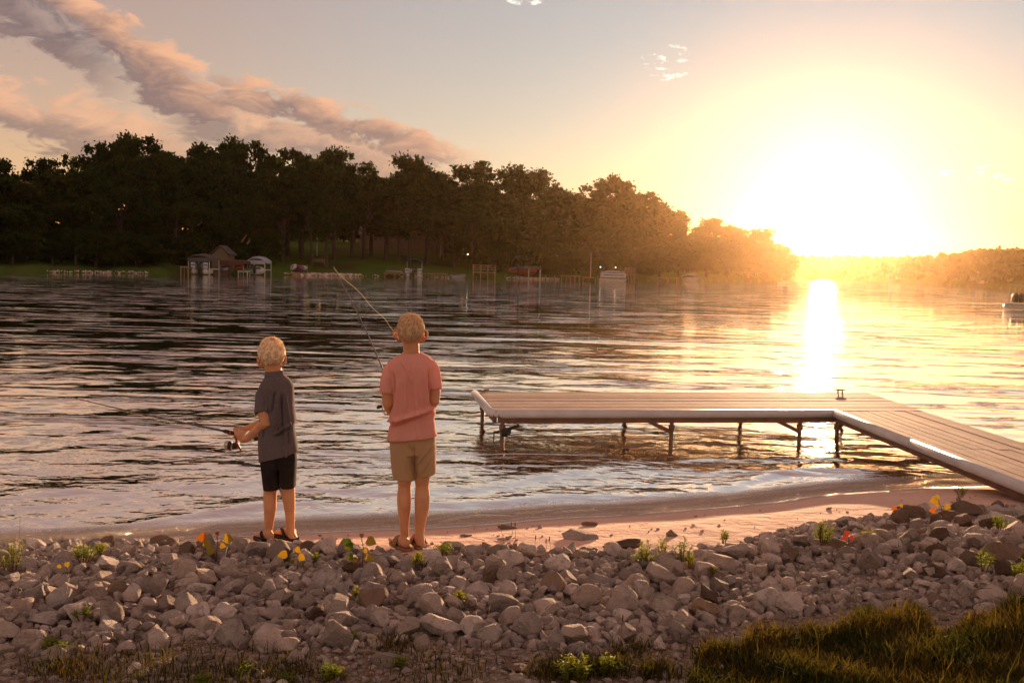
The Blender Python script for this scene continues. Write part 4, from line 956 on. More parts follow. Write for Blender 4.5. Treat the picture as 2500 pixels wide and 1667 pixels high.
def boat_lift(px, wpx, z_top, canopy, label, depth=5., back=-2.5, arch=.5, legm=M_white):
    q, k = S_(px, back); W = wpx*k; root = empty('boat_lift', (q.x, q.y, 0), label, 'boat lift')
    for sx in (-1, 1):
        for sy in (-1, 1): part('post', legm, root, lambda mb: mb.tube([(q.x+sx*W/2, q.y+sy*depth/2, -1.2), (q.x+sx*W/2, q.y+sy*depth/2, z_top)], .07, 8))
        part('side_beam', legm, root, lambda mb: mb.bar((q.x+sx*W/2, q.y-depth/2, .75), (q.x+sx*W/2, q.y+depth/2, .75), .1, .14))
    part('canopy', canopy, root, lambda mb: mb.loft([(q.x+s*W*.54, q.y, z_top+.1+arch*(1-abs(s)**2.2)) for s in (-1, -.85, -.5, 0, .5, .85, 1)], [(0, depth*.55, 0)]*7, [(0, 0, .25+.0)]*7, 10))
    part('canopy_skirt', canopy, root, lambda mb: mb.box((q.x, q.y-depth*.55+.03, z_top+.03), (W*1.06, .05, .55)))
    return root
boat_lift(495, 50, 1.9, M_canv_grey, 'grey canopied boat lift over the leftmost pontoon boat', 4.2)
pontoon_boat(492, 'white pontoon boat under the grey canopy, leftmost of the moored boats', lift=.15, top=None, wpx=42)
boat_lift(571, 56, 1.6, M_brownroof, 'low brown roofed double boat lift in front of the tan shed', 3.2, arch=.12, legm=M_grey)
# jet skis under the brown roof
def jetski(px, wpx, m_, label, z=.45, back=-3.):
    q, k = S_(px, back); W = wpx*k; root = empty('jet_ski', (q.x, q.y, z), label, 'jet ski')
    part('hull', m_, root, lambda mb: mb.loft([(q.x-W/2, q.y, z+.2), (q.x-W*.35, q.y, z+.22), (q.x+W*.2, q.y, z+.25), (q.x+W/2, q.y, z+.4)], [(0,.2,0), (0,.5,0), (0,.5,0), (0,.12,0)], [(0,0,.15), (0,0,.28), (0,0,.3), (0,0,.12)], 10), True)
    part('seat', M_dark, root, lambda mb: mb.box((q.x-W*.12, q.y, z+.62), (W*.42, .35, .22))); part('handlebar', M_dark, root, lambda mb: (mb.bar((q.x+W*.12, q.y, z+.5), (q.x+W*.08, q.y, z+.9), .2, .1), mb.bar((q.x+W*.08, q.y-.35, z+.9), (q.x+W*.08, q.y+.35, z+.9), .05, .05)))
jetski(546, 20, M_grey, 'grey jet ski on the left under the brown roof'); jetski(582, 22, M_red, 'red and white jet ski under the brown roof', z=.8)
def flat_dock(x0, x1, z, label, m_=M_tanwood, back=-3., depth=2.2, npost=4, rail=0., posts_m=None):
    q, k = S_((x0+x1)/2, back); W = (x1-x0)*k; root = empty('wooden_dock', (q.x, q.y, 0), label, 'dock'); nb_ = 8
    part('frame', m_, root, lambda mb: mb.box((q.x, q.y, z-.14), (W, depth*.94, .14)))
    for i in range(nb_): part('board', m_, root, lambda mb: mb.box((q.x, q.y-depth/2+(i+.5)*depth/nb_, z-.035), (W*1.02, depth/nb_*.9, .06)))
    for i in range(npost):
        for s in (-1, 1): part('post', posts_m or m_, root, lambda mb: mb.bar((q.x-W/2+.12+i*(W-.24)/(npost-1), q.y+s*depth*.44, -1.), (q.x-W/2+.12+i*(W-.24)/(npost-1), q.y+s*depth*.44, z+rail-.2 if not rail else z+rail), .13, .13))
    if rail:
        for s in (-1, 1):
            for f_ in (.35, .68, 1.): part('rail', m_, root, lambda mb: mb.box((q.x, q.y+s*depth*.5, z+rail*f_), (W*1.03, .06, .12)))
    return root, q, k
flat_dock(441, 463, 1.05, 'small orange-brown dock left of the grey canopied lift', M_wood, npost=2, depth=1.5)
b2 = flat_dock(580, 606, .62, 'small floating dock with a white edge below the red jet ski', M_white, npost=2, back=-4., depth=1.4)
boat_lift(630, 42, 1.75, M_canv_white, 'boat lift with pale blue-white canopy, right of the brown roof', 3.5, arch=.55)
def motor_boat(px, wpx, label, back=-3., z=.15, hull=M_white, cover=None, side=False, name='motor_boat'):
    q, k = S_(px, back); W = wpx*k; root = empty(name, (q.x, q.y, 0), label, 'boat')
    if side:
        part('hull', hull, root, lambda mb: mb.loft([(q.x-W/2, q.y, z+.35), (q.x-W*.3, q.y, z+.3), (q.x+W*.2, q.y, z+.32), (q.x+W*.42, q.y, z+.45), (q.x+W/2, q.y, z+.7)], [(0,.9,0), (0,1.1,0), (0,1.05,0), (0,.6,0), (0,.08,0)], [(0,0,.45), (0,0,.5), (0,0,.5), (0,0,.42), (0,0,.1)], 12), True)
        if cover: part('cover', cover, root, lambda mb: mb.loft([(q.x-W*.48, q.y, z+.75), (q.x-W*.2, q.y, z+1.15), (q.x+W*.15, q.y, z+1.3), (q.x+W*.45, q.y, z+.85)], [(0,.9,0), (0,1.08,0), (0,1.,0), (0,.4,0)], [(0,0,.15), (0,0,.4), (0,0,.4), (0,0,.1)], 10), True)
        else:
            part('windshield', M_glass, root, lambda mb: mb.loft([(q.x-W*.02, q.y, z+.8), (q.x-W*.07, q.y, z+1.25)], [(.04,0,0)]*2, [(0,.85,0), (0,.7,0)], 10)); part('seat', M_dark, root, lambda mb: mb.box((q.x-W*.22, q.y, z+.85), (W*.2, 1.3, .4)))
    else:
        part('hull', hull, root, lambda mb: mb.loft([(q.x, q.y-2.4, z+.45), (q.x, q.y-1, z+.45), (q.x, q.y+2.2, z+.6)], [(W/2,0,0), (W/2,0,0), (W*.1,0,0)], [(0,0,.55), (0,0,.58), (0,0,.2)], 14), True)
        part('transom', M_canv_grey, root, lambda mb: mb.box((q.x, q.y-2.45, z+.8), (W*.72, .06, .25)))
        part('outboard_motor', M_dark, root, lambda mb: mb.loft([(q.x, q.y-2.8, z), (q.x, q.y-2.8, z+.5), (q.x, q.y-2.8, z+1.1)], [(.1,0,0), (.22,0,0), (.18,0,0)], [(0,.1,0), (0,.25,0), (0,.2,0)], 8), True)
    return root
motor_boat(631, 36, 'white motor boat with rounded hull under the pale canopy', z=.2)
# kayaks on the bank
def kayak(px, L, m_, label, tilt, back=1.5):
    q, k = S_(px, back); z0 = gz(q.x, q.y)+.35; root = empty('kayak', (q.x, q.y, z0), label, 'kayak'); d_ = Vector((math.cos(tilt), .3, math.sin(tilt))).normalized()*L*k/2
    c_ = Vector((q.x, q.y, z0+.2)); up = Vector((0, 0, 1)).cross(d_).normalized()
    part('hull', m_, root, lambda mb: mb.tube([c_-d_, c_-d_*.6, c_, c_+d_*.6, c_+d_], [.05, .3, .38, .3, .05], 10, .5), True); part('cockpit', M_dark, root, lambda mb: mb.ell(c_+Vector((0, -.33, .12)), d_*.28, (0, .08, 0), (0, 0, .16), 10, 6), True)
kayak(713, 20, M_white, 'white kayak leaning on the rack on the far bank', .9); kayak(727, 26, M_purple, 'purple kayak lying on the rack', .05); kayak(738, 18, M_white, 'pale kayak end at the right of the rack', .25)
q, k = S_(727, 2.4); rk = empty('kayak_rack', (q.x, q.y, gz(q.x, q.y)), 'timber rack holding the kayaks on the far bank', 'rack')
for s in (-1, 1): part('post', M_wood, rk, lambda mb: mb.bar((q.x+s*20*k, q.y, gz(q.x, q.y)-.3), (q.x+s*20*k, q.y, gz(q.x, q.y)+1.0), .12, .12))
part('crossbar', M_wood, rk, lambda mb: mb.bar((q.x-22*k, q.y, gz(q.x, q.y)+.85), (q.x+22*k, q.y, gz(q.x, q.y)+.85), .1, .1))
# deck and boats further right
flat_dock(936, 985, .7, 'low brown dock left of the blue-topped boat', M_wood, npost=3)
q, k = S_(958, -2.2); tag(MB().loft([(q.x-20*k, q.y, .85), (q.x-16*k, q.y, .9), (q.x+12*k, q.y, .86), (q.x+21*k, q.y, .82)], [(0, .35, 0), (0, .5, 0), (0, .5, 0), (0, .2, 0)], [(0, 0, .1)]*4, 10).build('paddle_board', M_canv_white, smooth=True), 'pale paddle board lying on the low brown dock', 'paddle board')
pontoon_boat(1008, 'moored pontoon boat with a blue bimini top, seen from the stern', top='bimini', wpx=42)
flat_dock(1033, 1088, .75, 'brown dock running right from the blue-topped boat', M_tanwood, npost=4)
q, k = S_(1060, -2.6); 
motor_boat(1114, 38, 'small flat grey boat moored left of the railed deck', side=True, hull=M_grey, z=-.2)
flat_dock(1150, 1206, 1.15, 'timber deck with railings standing on posts over the water', M_tanwood, back=-2., depth=2.6, npost=4, rail=1.1)
boat_lift(1300, 28, 2.0, M_canv_grey, 'white framed boat lift with a small grey cover, right of the railed deck', 4., arch=.1)
motor_boat(1272, 70, 'covered boat stored high on the bank behind the white framed lift', side=True, back=5., z=.9, hull=M_red, cover=M_canv_white)
q, k = S_(1268, 4.); o = MB().loft([(q.x-24*k, q.y, 3.0), (q.x-14*k, q.y, 4.0), (q.x+8*k, q.y, 4.0), (q.x+24*k, q.y, 2.9)], [(0, 1.5, 0)]*4, [(0, 0, .25)]*4, 10).build('awning', M_canv_white); tag(o, 'pale rounded awning over the covered boat on the bank', 'awning')
flat_dock(1365, 1412, .9, 'low weathered dock left of the flagpole', M_wood, npost=5)
flat_dock(1418, 1450, .7, 'short dock at the foot of the flagpole', M_wood, npost=3)
for px, hp, lb in [(1230, 14, 'short pale mooring pile left of the white framed lift'), (1328, 14, 'pale mooring pile just right of the white framed lift'), (1350, 14, 'pale mooring pile left of the low weathered dock'), (1455, 14, 'pale mooring pile left of the white-topped boat'), (1255, 12, 'thin mooring pile behind the rocks of the far bank')]:
    q, k = S_(px, -1.); tag(MB().tube([(q.x, q.y, -1), (q.x, q.y, hp*k*.8)], .10, 8).build('mooring_pile', M_grey, smooth=True), lb, 'mooring pile')
q, k = S_(1437, 1.); z0 = gz(q.x, q.y); fpole = empty('flagpole', (q.x, q.y, z0), 'tall thin flagpole with a furled flag on the far bank', 'flagpole')
part('pole', M_white, fpole, lambda mb: mb.tube([(q.x, q.y, z0-.3), (q.x, q.y, z0+60*k)], [.07, .04], 8)); part('flag', M_canv_grey, fpole, lambda mb: mb.loft([(q.x-.12, q.y, z0+58*k), (q.x-.2, q.y, z0+50*k), (q.x-.15, q.y, z0+42*k)], [(.1,0,0), (.2,0,0), (.12,0,0)], [(0,.06,0)]*3, 8), True)
pontoon_boat(1492, 'long pontoon boat with white canvas top seen from the side, right of the flagpole', top='cover', wpx=62, long=True, motor=False)
flat_dock(1520, 1545, 1.3, 'pale railed dock behind the white-topped boat', M_tanwood, npost=4, rail=1.2, back=0.)
motor_boat(1680, 42, 'white covered boat moored in the golden haze', side=True, cover=M_canv_white)
flat_dock(1600, 1650, .8, 'hazy dock left of the covered boat in the haze', M_wood, npost=3)
q = at_z(1918, 694, 0); 
def small_boat(px, py, wpx, label, people=False):
    q = at_z(px, py, 0); k = q.y/FPX; W = wpx*k; root = empty('small_boat', (q.x, q.y, 0), label, 'boat')
    part('hull', M_white, root, lambda mb: mb.loft([(q.x-W/2, q.y, .35), (q.x-W*.4, q.y, .25), (q.x+W*.3, q.y, .25), (q.x+W/2, q.y, .3)], [(0,.15,0), (0,.8,0), (0,1.,0), (0,.9,0)], [(0,0,.12), (0,0,W*.045+.1), (0,0,W*.045+.1), (0,0,W*.04+.08)], 12), True)
    part('gunwale', M_grey, root, lambda mb: mb.box((q.x, q.y, .25+W*.045+.08), (W*.9, 1.5, .06)))
    return root, q, W
r1, q1, W1 = small_boat(1912, 694, 26, 'small boat crossing the bright water at the wooded point'); part('cabin', M_dark, r1, lambda mb: mb.box((q1.x+W1*.1, q1.y, 1.2), (W1*.45, 1.2, .9)))
r2, q2, W2 = small_boat(2492, 758, 76, 'open motor boat cut by the right picture edge')
for i in range(3): part('seat', M_dark, r2, lambda mb: mb.loft([(q2.x-W2*.2+i*W2*.17, q2.y, .55), (q2.x-W2*.2+i*W2*.17, q2.y, 1.0), (q2.x-W2*.18+i*W2*.17, q2.y, 1.2)], [(.22,0,0), (.2,0,0), (.1,0,0)], [(0,.3,0), (0,.28,0), (0,.1,0)], 8), True)
part('top_frame', M_grey, r2, lambda mb: (mb.tube([(q2.x-W2*.42, q2.y, .5), (q2.x-W2*.38, q2.y, 1.75), (q2.x+W2*.2, q2.y, 1.65), (q2.x+W2*.3, q2.y, .6)], .025, 6)))
# ---------------- buildings
def gable(px, back, wpx, z_w, z_r, depth, label, wm_, rm_, ridge='x', zb=None, wins=0, name='house'):
    q, k = S_(px, back); W = wpx*k; z0 = gz(q.x, q.y) if zb is None else zb; root = empty(name, (q.x, q.y, z0), label, 'house' if name == 'house' else 'shed')
    part('wall', wm_, root, lambda mb: mb.box((q.x, q.y, z0+z_w/2-.3), (W, depth, z_w+.6)))
    z1 = z0+z_w; x, y = q.x, q.y; hw, hd = W/2+.3, depth/2+.3
    if ridge == 'x':
        for s in (-1, 1): part('roof', rm_, root, lambda mb: mb.hexa([(x-hw, y+s*hd, z1-.1), (x+hw, y+s*hd, z1-.1), (x+hw, y, z1+z_r-.1), (x-hw, y, z1+z_r-.1)] if s < 0 else [(x+hw, y+hd, z1-.1), (x-hw, y+hd, z1-.1), (x-hw, y, z1+z_r-.1), (x+hw, y, z1+z_r-.1)], [(x-hw, y-hd, z1+.08), (x+hw, y-hd, z1+.08), (x+hw, y, z1+z_r+.08), (x-hw, y, z1+z_r+.08)] if s < 0 else [(x+hw, y+hd, z1+.08), (x-hw, y+hd, z1+.08), (x-hw, y, z1+z_r+.08), (x+hw, y, z1+z_r+.08)]))
    else:
        part('gable_end', wm_, root, lambda mb: mb.add([(x-W/2, y-depth/2, z1), (x+W/2, y-depth/2, z1), (x, y-depth/2, z1+z_r), (x-W/2, y+depth/2, z1), (x+W/2, y+depth/2, z1), (x, y+depth/2, z1+z_r)], [(0,1,2), (5,4,3), (0,2,5,3), (1,4,5,2), (0,3,4,1)]))
        for s in (-1, 1): part('roof', rm_, root, lambda mb: mb.hexa([(x, y-hd, z1+z_r+.02), (x+s*hw, y-hd, z1-.1), (x+s*hw, y+hd, z1-.1), (x, y+hd, z1+z_r+.02)][::s], [(x, y-hd, z1+z_r+.2), (x+s*hw, y-hd, z1+.08), (x+s*hw, y+hd, z1+.08), (x, y+hd, z1+z_r+.2)][::s]))
    for i in range(wins):
        wx_ = x-W/2+(i+.5)*W/wins; f = part('window', M_white, root, lambda mb: mb.box((wx_, y-depth/2-.02, z0+z_w*.6), (1.15, .08, 1.15))); MB().box((wx_, y-depth/2-.07, z0+z_w*.6), (.95, .04, .95)).build('pane', M_glass, f)
    return root
gable(542, 2.2, 40, 2.7, 1.1, 3., 'small tan shed with a lean gable behind the brown roofed lift', M_shed, M_canv_grey, 'y', name='shed')
gable(985, 46, 205, 3.0, 3.6, 9., 'long low house with a grey-brown shingle roof behind the lawn trees', M_brick, M_shingle, 'x', wins=0)
gable(1090, 40, 32, 2.6, 1.6, 6., 'small outbuilding with a bright white roof slope', M_brick, M_white, 'y', name='shed')
gable(1238, 40, 60, 5.5, 3.5, 8., 'pale gabled house half hidden in the trees right of the lawn', M_housewall, M_shingle, 'y', wins=3)
gable(68, 30, 22, 6.5, 1.5, 5., 'reddish house glimpsed between the trees at the far left', M_brick, M_brownroof, 'x', wins=1)
for px, bk, wp, lb in [(2395, 12, 26, 'white gabled boathouse on the hazy right shore'), (2190, 16, 40, 'pale low house on the hazy right hill, leftmost'), (2450, 45, 60, 'pale house high on the right hill at the picture edge'), (2300, 30, 40, 'house with a dark roof on the hazy right hill')]:
    gable(px, bk, wp, 2.8, 1.8, 7., lb, M_housewall, M_brownroof if 'dark' in lb else M_housewall, 'y', wins=2)
# ---------------- rocky edges and low wall of the far shore
def edge_rocks(name, x0, x1, n, label, size=.35):
    lst = []; g = np.random.default_rng(int(x0))
    for i in range(n):
        px = g.uniform(x0, x1); q = fp(px, back=g.uniform(-.9, .9)); lst.append((q.x, q.y, g.uniform(.5, 1.3)*size, 0, 0, g.uniform(.02, .25)))
    stones(name, lst, 1, label)
edge_rocks('shore_rocks', 80, 360, 170, 'line of pale stones along the far left waterline', .11); edge_rocks('shore_rocks', 660, 880, 420, 'stone riprap along the far bank below the lawn', .2); edge_rocks('shore_rocks', 1225, 1360, 300, 'pale stones around the white framed boat lift', .18)
edge_rocks('shore_rocks', 870, 1240, 160, 'scattered stones at the lawn waterline', .12)
q0, q1_ = fp(700, back=-.6), fp(742, back=-.6); tag(MB().bar(q0+Vector((0,0,.2)), q1_+Vector((0,0,.2)), .3, .5).build('timber_edge', M_wood), 'reddish timber edge in the water below the kayaks', 'edging')
# bench swing, post lamp, bird house
q, k = S_(775, 10.); z0 = gz(q.x, q.y); bs = empty('bench_swing', (q.x, q.y, z0), 'wooden bench swing standing on the lawn beside the leaning trunk', 'bench')
for s in (-1, 1): part('frame', M_wood, bs, lambda mb: (mb.bar((q.x+s*1., q.y-.5, z0), (q.x+s*1., q.y, z0+1.9), .08, .08), mb.bar((q.x+s*1., q.y+.5, z0), (q.x+s*1., q.y, z0+1.9), .08, .08)))
part('crossbar', M_wood, bs, lambda mb: mb.bar((q.x-1.1, q.y, z0+1.9), (q.x+1.1, q.y, z0+1.9), .1, .1)); part('seat', M_wood, bs, lambda mb: mb.box((q.x, q.y, z0+.55), (1.7, .5, .08))); part('backrest', M_wood, bs, lambda mb: mb.box((q.x, q.y+.25, z0+.85), (1.7, .06, .5)))
q, k = S_(770, 24.); z0 = gz(q.x, q.y); tp = at_y(770, 466, q.y); bh = empty('lamp_post', (q.x, q.y, z0), 'white post with a small box top among the dark trees', 'post'); part('pole', M_white, bh, lambda mb: mb.tube([(q.x, q.y, z0), (q.x, q.y, tp.z)], .1, 6)); part('head', M_white, bh, lambda mb: mb.box((q.x, q.y, tp.z), (.8, .5, .5)))
q, k = S_(600, 9.); z0 = gz(q.x, q.y); st_ = empty('log_stair', (q.x, q.y, z0), 'pair of leaning timber stair rails climbing the dark bank', 'stair')
for s in (0, 1): a, b_ = at_y(590+s*13, 590+s*6, q.y-1), at_y(602+s*15, 574+s*2, q.y+1); part('rail', M_tanwood, st_, lambda mb: mb.bar(a, b_, .16, .2))
# lit lamps
M_lit = bpy.data.materials.new('lit_bulb'); M_lit.use_nodes = True; nt = M_lit.node_tree; nt.nodes.clear(); e_ = nt.nodes.new('ShaderNodeEmission'); e_.inputs[0].default_value = (1, .85, .6, 1); e_.inputs[1].default_value = 3.; o_ = nt.nodes.new('ShaderNodeOutputMaterial'); nt.links.new(e_.outputs[0], o_.inputs[0])
for px, py, bk, lb in [(1466, 652, -.5, 'lit dock lamp on a post, left of the two by the white-topped boat'), (1503, 653, -.5, 'lit dock lamp on a post, right of the two by the white-topped boat'), (1360, 626, 4., 'single lit lamp on a post above the low weathered dock'), (1317, 604, 6., 'lit lamp high in the trees above the white framed lift'), (1142, 621, 5., 'tiny lit lamp in the dark above the railed deck')]:
    q, k = S_(px, bk); z0 = min(gz(q.x, q.y), 0.) if bk < 0 else gz(q.x, q.y); t_ = at_y(px, py, q.y); root = empty('garden_lamp', (q.x, q.y, z0), lb, 'lamp'); part('pole', M_dark, root, lambda mb: mb.tube([(t_.x, q.y, z0-.3), (t_.x, q.y, t_.z-.1)], .05, 6)); part('bulb', M_lit, root, lambda mb: mb.ell(t_, (.12,0,0), (0,.12,0), (0,0,.12), 8, 6), True)
# ================================================================== PEOPLE
def remesh(mb, name, vox, m_, parent, smooth_it=6, disp=None):
    o = mb.build('tmp_'+name, None); r_ = o.modifiers.new('r', 'REMESH'); r_.mode = 'VOXEL'; r_.voxel_size = vox
    s_ = o.modifiers.new('s', 'SMOOTH'); s_.factor = .5; s_.iterations = smooth_it
    bpy.context.view_layer.update(); me = bpy.data.meshes.new_from_object(o.evaluated_get(bpy.context.evaluated_depsgraph_get()))
    bpy.data.objects.remove(o, do_unlink=True); me.name = name
    if disp:
        n = len(me.vertices); co = np.empty(n*3, np.float32); me.vertices.foreach_get('co', co); no = np.empty(n*3, np.float32); me.vertices.foreach_get('normal', no)
        co = co.reshape(-1, 3); no = no.reshape(-1, 3); co = co+no*disp(co, no)[:, None]; me.vertices.foreach_set('co', co.ravel().astype(np.float32))
    return link(name, me, m_, parent, True)
M_skin = mat('tanned_skin', (.64, .32, .17), (.54, .26, .14), 14., .55, sss=.25, spec=.3)
M_shirtP = mat('salmon_cotton', (.80, .42, .37), (.77, .39, .34), 9., .95, .0008, 300, spec=.1, trans=.22); M_short_k = mat('khaki_cotton', (.46, .30, .175), (.43, .28, .16), 9., .95, .0008, 250, spec=.1)
M_shirtG = mat('charcoal_heather', (.12, .10, .11), (.18, .15, .16), 160., .95, .0008, 300, spec=.1, trans=.12); M_short_b = mat('black_cotton', (.022, .017, .018), (.03, .024, .024), 20., .95, .0008, 250, spec=.1)
M_hairB = mat('blond_hair', (.68, .50, .31), (.55, .39, .23), 40., .6, trans=.2, spec=.4, attr='tint'); M_hairL = mat('light_blond_hair', (.85, .72, .54), (.74, .60, .43), 40., .6, trans=.2, spec=.4, attr='tint')
M_tan = mat('tan_leather', (.28, .16, .09), (.22, .12, .07), 20., .8); M_rod = mat('graphite_rod', (.10, .07, .06), (.07, .05, .045), 20., .35, spec=.6); M_cork = mat('dark_grip', (.03, .018, .016), (.045, .025, .02), 30., .8)
M_redmetal = mat('red_metal', (.35, .08, .05), (.25, .05, .035), 20., .35, metal=.4); M_silver = mat('bright_metal', (.55, .5, .45), (.45, .4, .36), 20., .3, metal=.8)
M_line = mat('fishing_line', (.75, .72, .68), (.7, .68, .64), 20., .4, trans=.3)
def P(px, py, d_=0.): return at_y(px, py, PY+d_)
def slices(mb, rows, seg=24, p=2.3, dome=.15):
    """rows: (y_left, y_right, x_left, x_right, depth offset, half depth) in picture units / metres"""
    cs, us, vv = [], [], []
    for yl, yr, xl, xr, dy, b_ in rows:
        a, c_ = P(xl, yl, dy), P(xr, yr, dy); cs.append((a+c_)/2); us.append((c_-a)/2); vv.append(Vector((0, b_, 0)))
    return mb.loft(cs, us, vv, seg, p, dome)
def limb(mb, pts, seg=14, dome=.5): return mb.tube([q[0] for q in pts], [q[1] for q in pts], seg, dome, up=(0, 1, 0))
def foot(mb, heel, d_, gz0, sc=1.):
    d_ = Vector(d_); L = d_.length; u = d_.normalized(); s_ = Vector((0, 0, 1)).cross(u); h0 = Vector((heel.x, heel.y, gz0))
    cs = [h0+u*L*t+Vector((0, 0, z)) for t, z in ((-.10, .030), (0., .034), (.25, .036), (.5, .030), (.75, .020), (.95, .014), (1.02, .013))]
    ws = [.018, .027, .030, .034, .039, .036, .020]; hs = [.018, .032, .036, .030, .019, .013, .009]
    mb.loft(cs, [s_*w_*sc for w_ in ws], [Vector((0, 0, h_*sc)) for h_ in hs], 14, 2.2, .3)
    for i in range(5):
        b0 = h0+u*L*.95+s_*(.032-.016*i)*sc*(1 if FSIDE > 0 else -1); ln = (.034, .030, .026, .022, .018)[i]
        mb.tube([b0+Vector((0,0,.012)), b0+u*ln*.6+Vector((0,0,.014)), b0+u*ln+Vector((0,0,.010))], [.009*sc, .0085*sc, .006*sc] if i else [.012*sc, .012*sc, .009*sc], 8, .6)
def hand(mb, wrist, grip, axis, back, r_rod=.014, thumb=True):
    """fingers close round a bar through 'grip' along 'axis'; 'back' points from the bar towards the palm"""
    ax = Vector(axis).normalized(); bk = (Vector(back)-ax*Vector(back).dot(ax)).normalized(); sd = ax.cross(bk)
    palm = grip+bk*(r_rod+.014)
    mb.ell(palm, ax*.036, bk*.016, sd*.034, 12, 8); mb.tube([wrist, wrist.lerp(palm, .6), palm], [.021, .022, .024], 10, .5)
    for i in range(4):
        o_ = ax*(.027-.018*i); R_ = r_rod+.0085; ln = (1., 1.08, 1.03, .85)[i]; pts = []
        for j in range(7):
            t = -1.1+j*.72*ln*.85; pts.append(grip+o_+bk*math.cos(t+.0)*R_*1.25+sd*(-math.sin(t))*R_*-1.25)
        pts = [palm+o_*.9-sd*.026]+pts; mb.tube(pts, [.0095]+[.0088]*4+[.008, .0075, .0065], 8, .6)
    mb.tube([palm+ax*.030+sd*.020, grip+ax*.048+sd*(r_rod+.010)+bk*.010, grip+ax*.066+sd*(r_rod+.006)-bk*.004, grip+ax*.080+sd*(r_rod+.004)-bk*.006], [.012, .0105, .009, .0065], 8, .6)
def head(mb, c, rx, ry, rz, fw):
    """c centre, fw forward direction of the face"""
    f = Vector((fw[0], fw[1], 0)).normalized(); s_ = f.cross(Vector((0, 0, 1))); Z_ = Vector((0, 0, 1))
    mb.ell(c+Z_*rz*.12, s_*rx, f*ry, Z_*rz*.88, 24, 18); mb.ell(c+f*ry*.18-Z_*rz*.42, s_*rx*.76, f*ry*.74, Z_*rz*.56, 20, 14)
    mb.tube([c+f*ry*.93+Z_*rz*.08, c+f*ry*1.10-Z_*rz*.18, c+f*ry*.95-Z_*rz*.26], [.007, .012, .009], 8, .6)
    mb.ell(c+f*ry*.86-Z_*rz*.50, s_*.020, f*.010, Z_*.005, 10, 6); mb.ell(c+f*ry*.84-Z_*rz*.58, s_*.017, f*.011, Z_*.006, 10, 6)
    for k in (-1, 1): mb.ell(c+f*ry*.90+s_*k*rx*.38+Z_*rz*.08, s_*.016, f*.008, Z_*.006, 8, 6)
    return f, s_
def ear(mb, c, s_, f, up, w_, h_):
    """c ear centre; s_ outward; cupped shell"""
    n = (Vector(s_)*.75-Vector(f)*.45).normalized(); up = Vector(up).normalized(); ot = (Vector(s_)*.55-Vector(f)*.15).normalized()
    pts = [c+up*math.cos(t)*h_*.5*(1.05 if math.cos(t) > 0 else .95)+ot*(math.sin(t)*w_*(.85 if math.cos(t) > -.2 else .6)) for t in [x*math.pi/9 for x in range(-1, 11)]]
    mb.tube(pts, [w_*.24]*len(pts), 8, .5)
    mb.loft([c-n*.002, c+n*.0025], [up*h_*.44]*2, [ot*w_*.72]*2, 16, 2., .2)
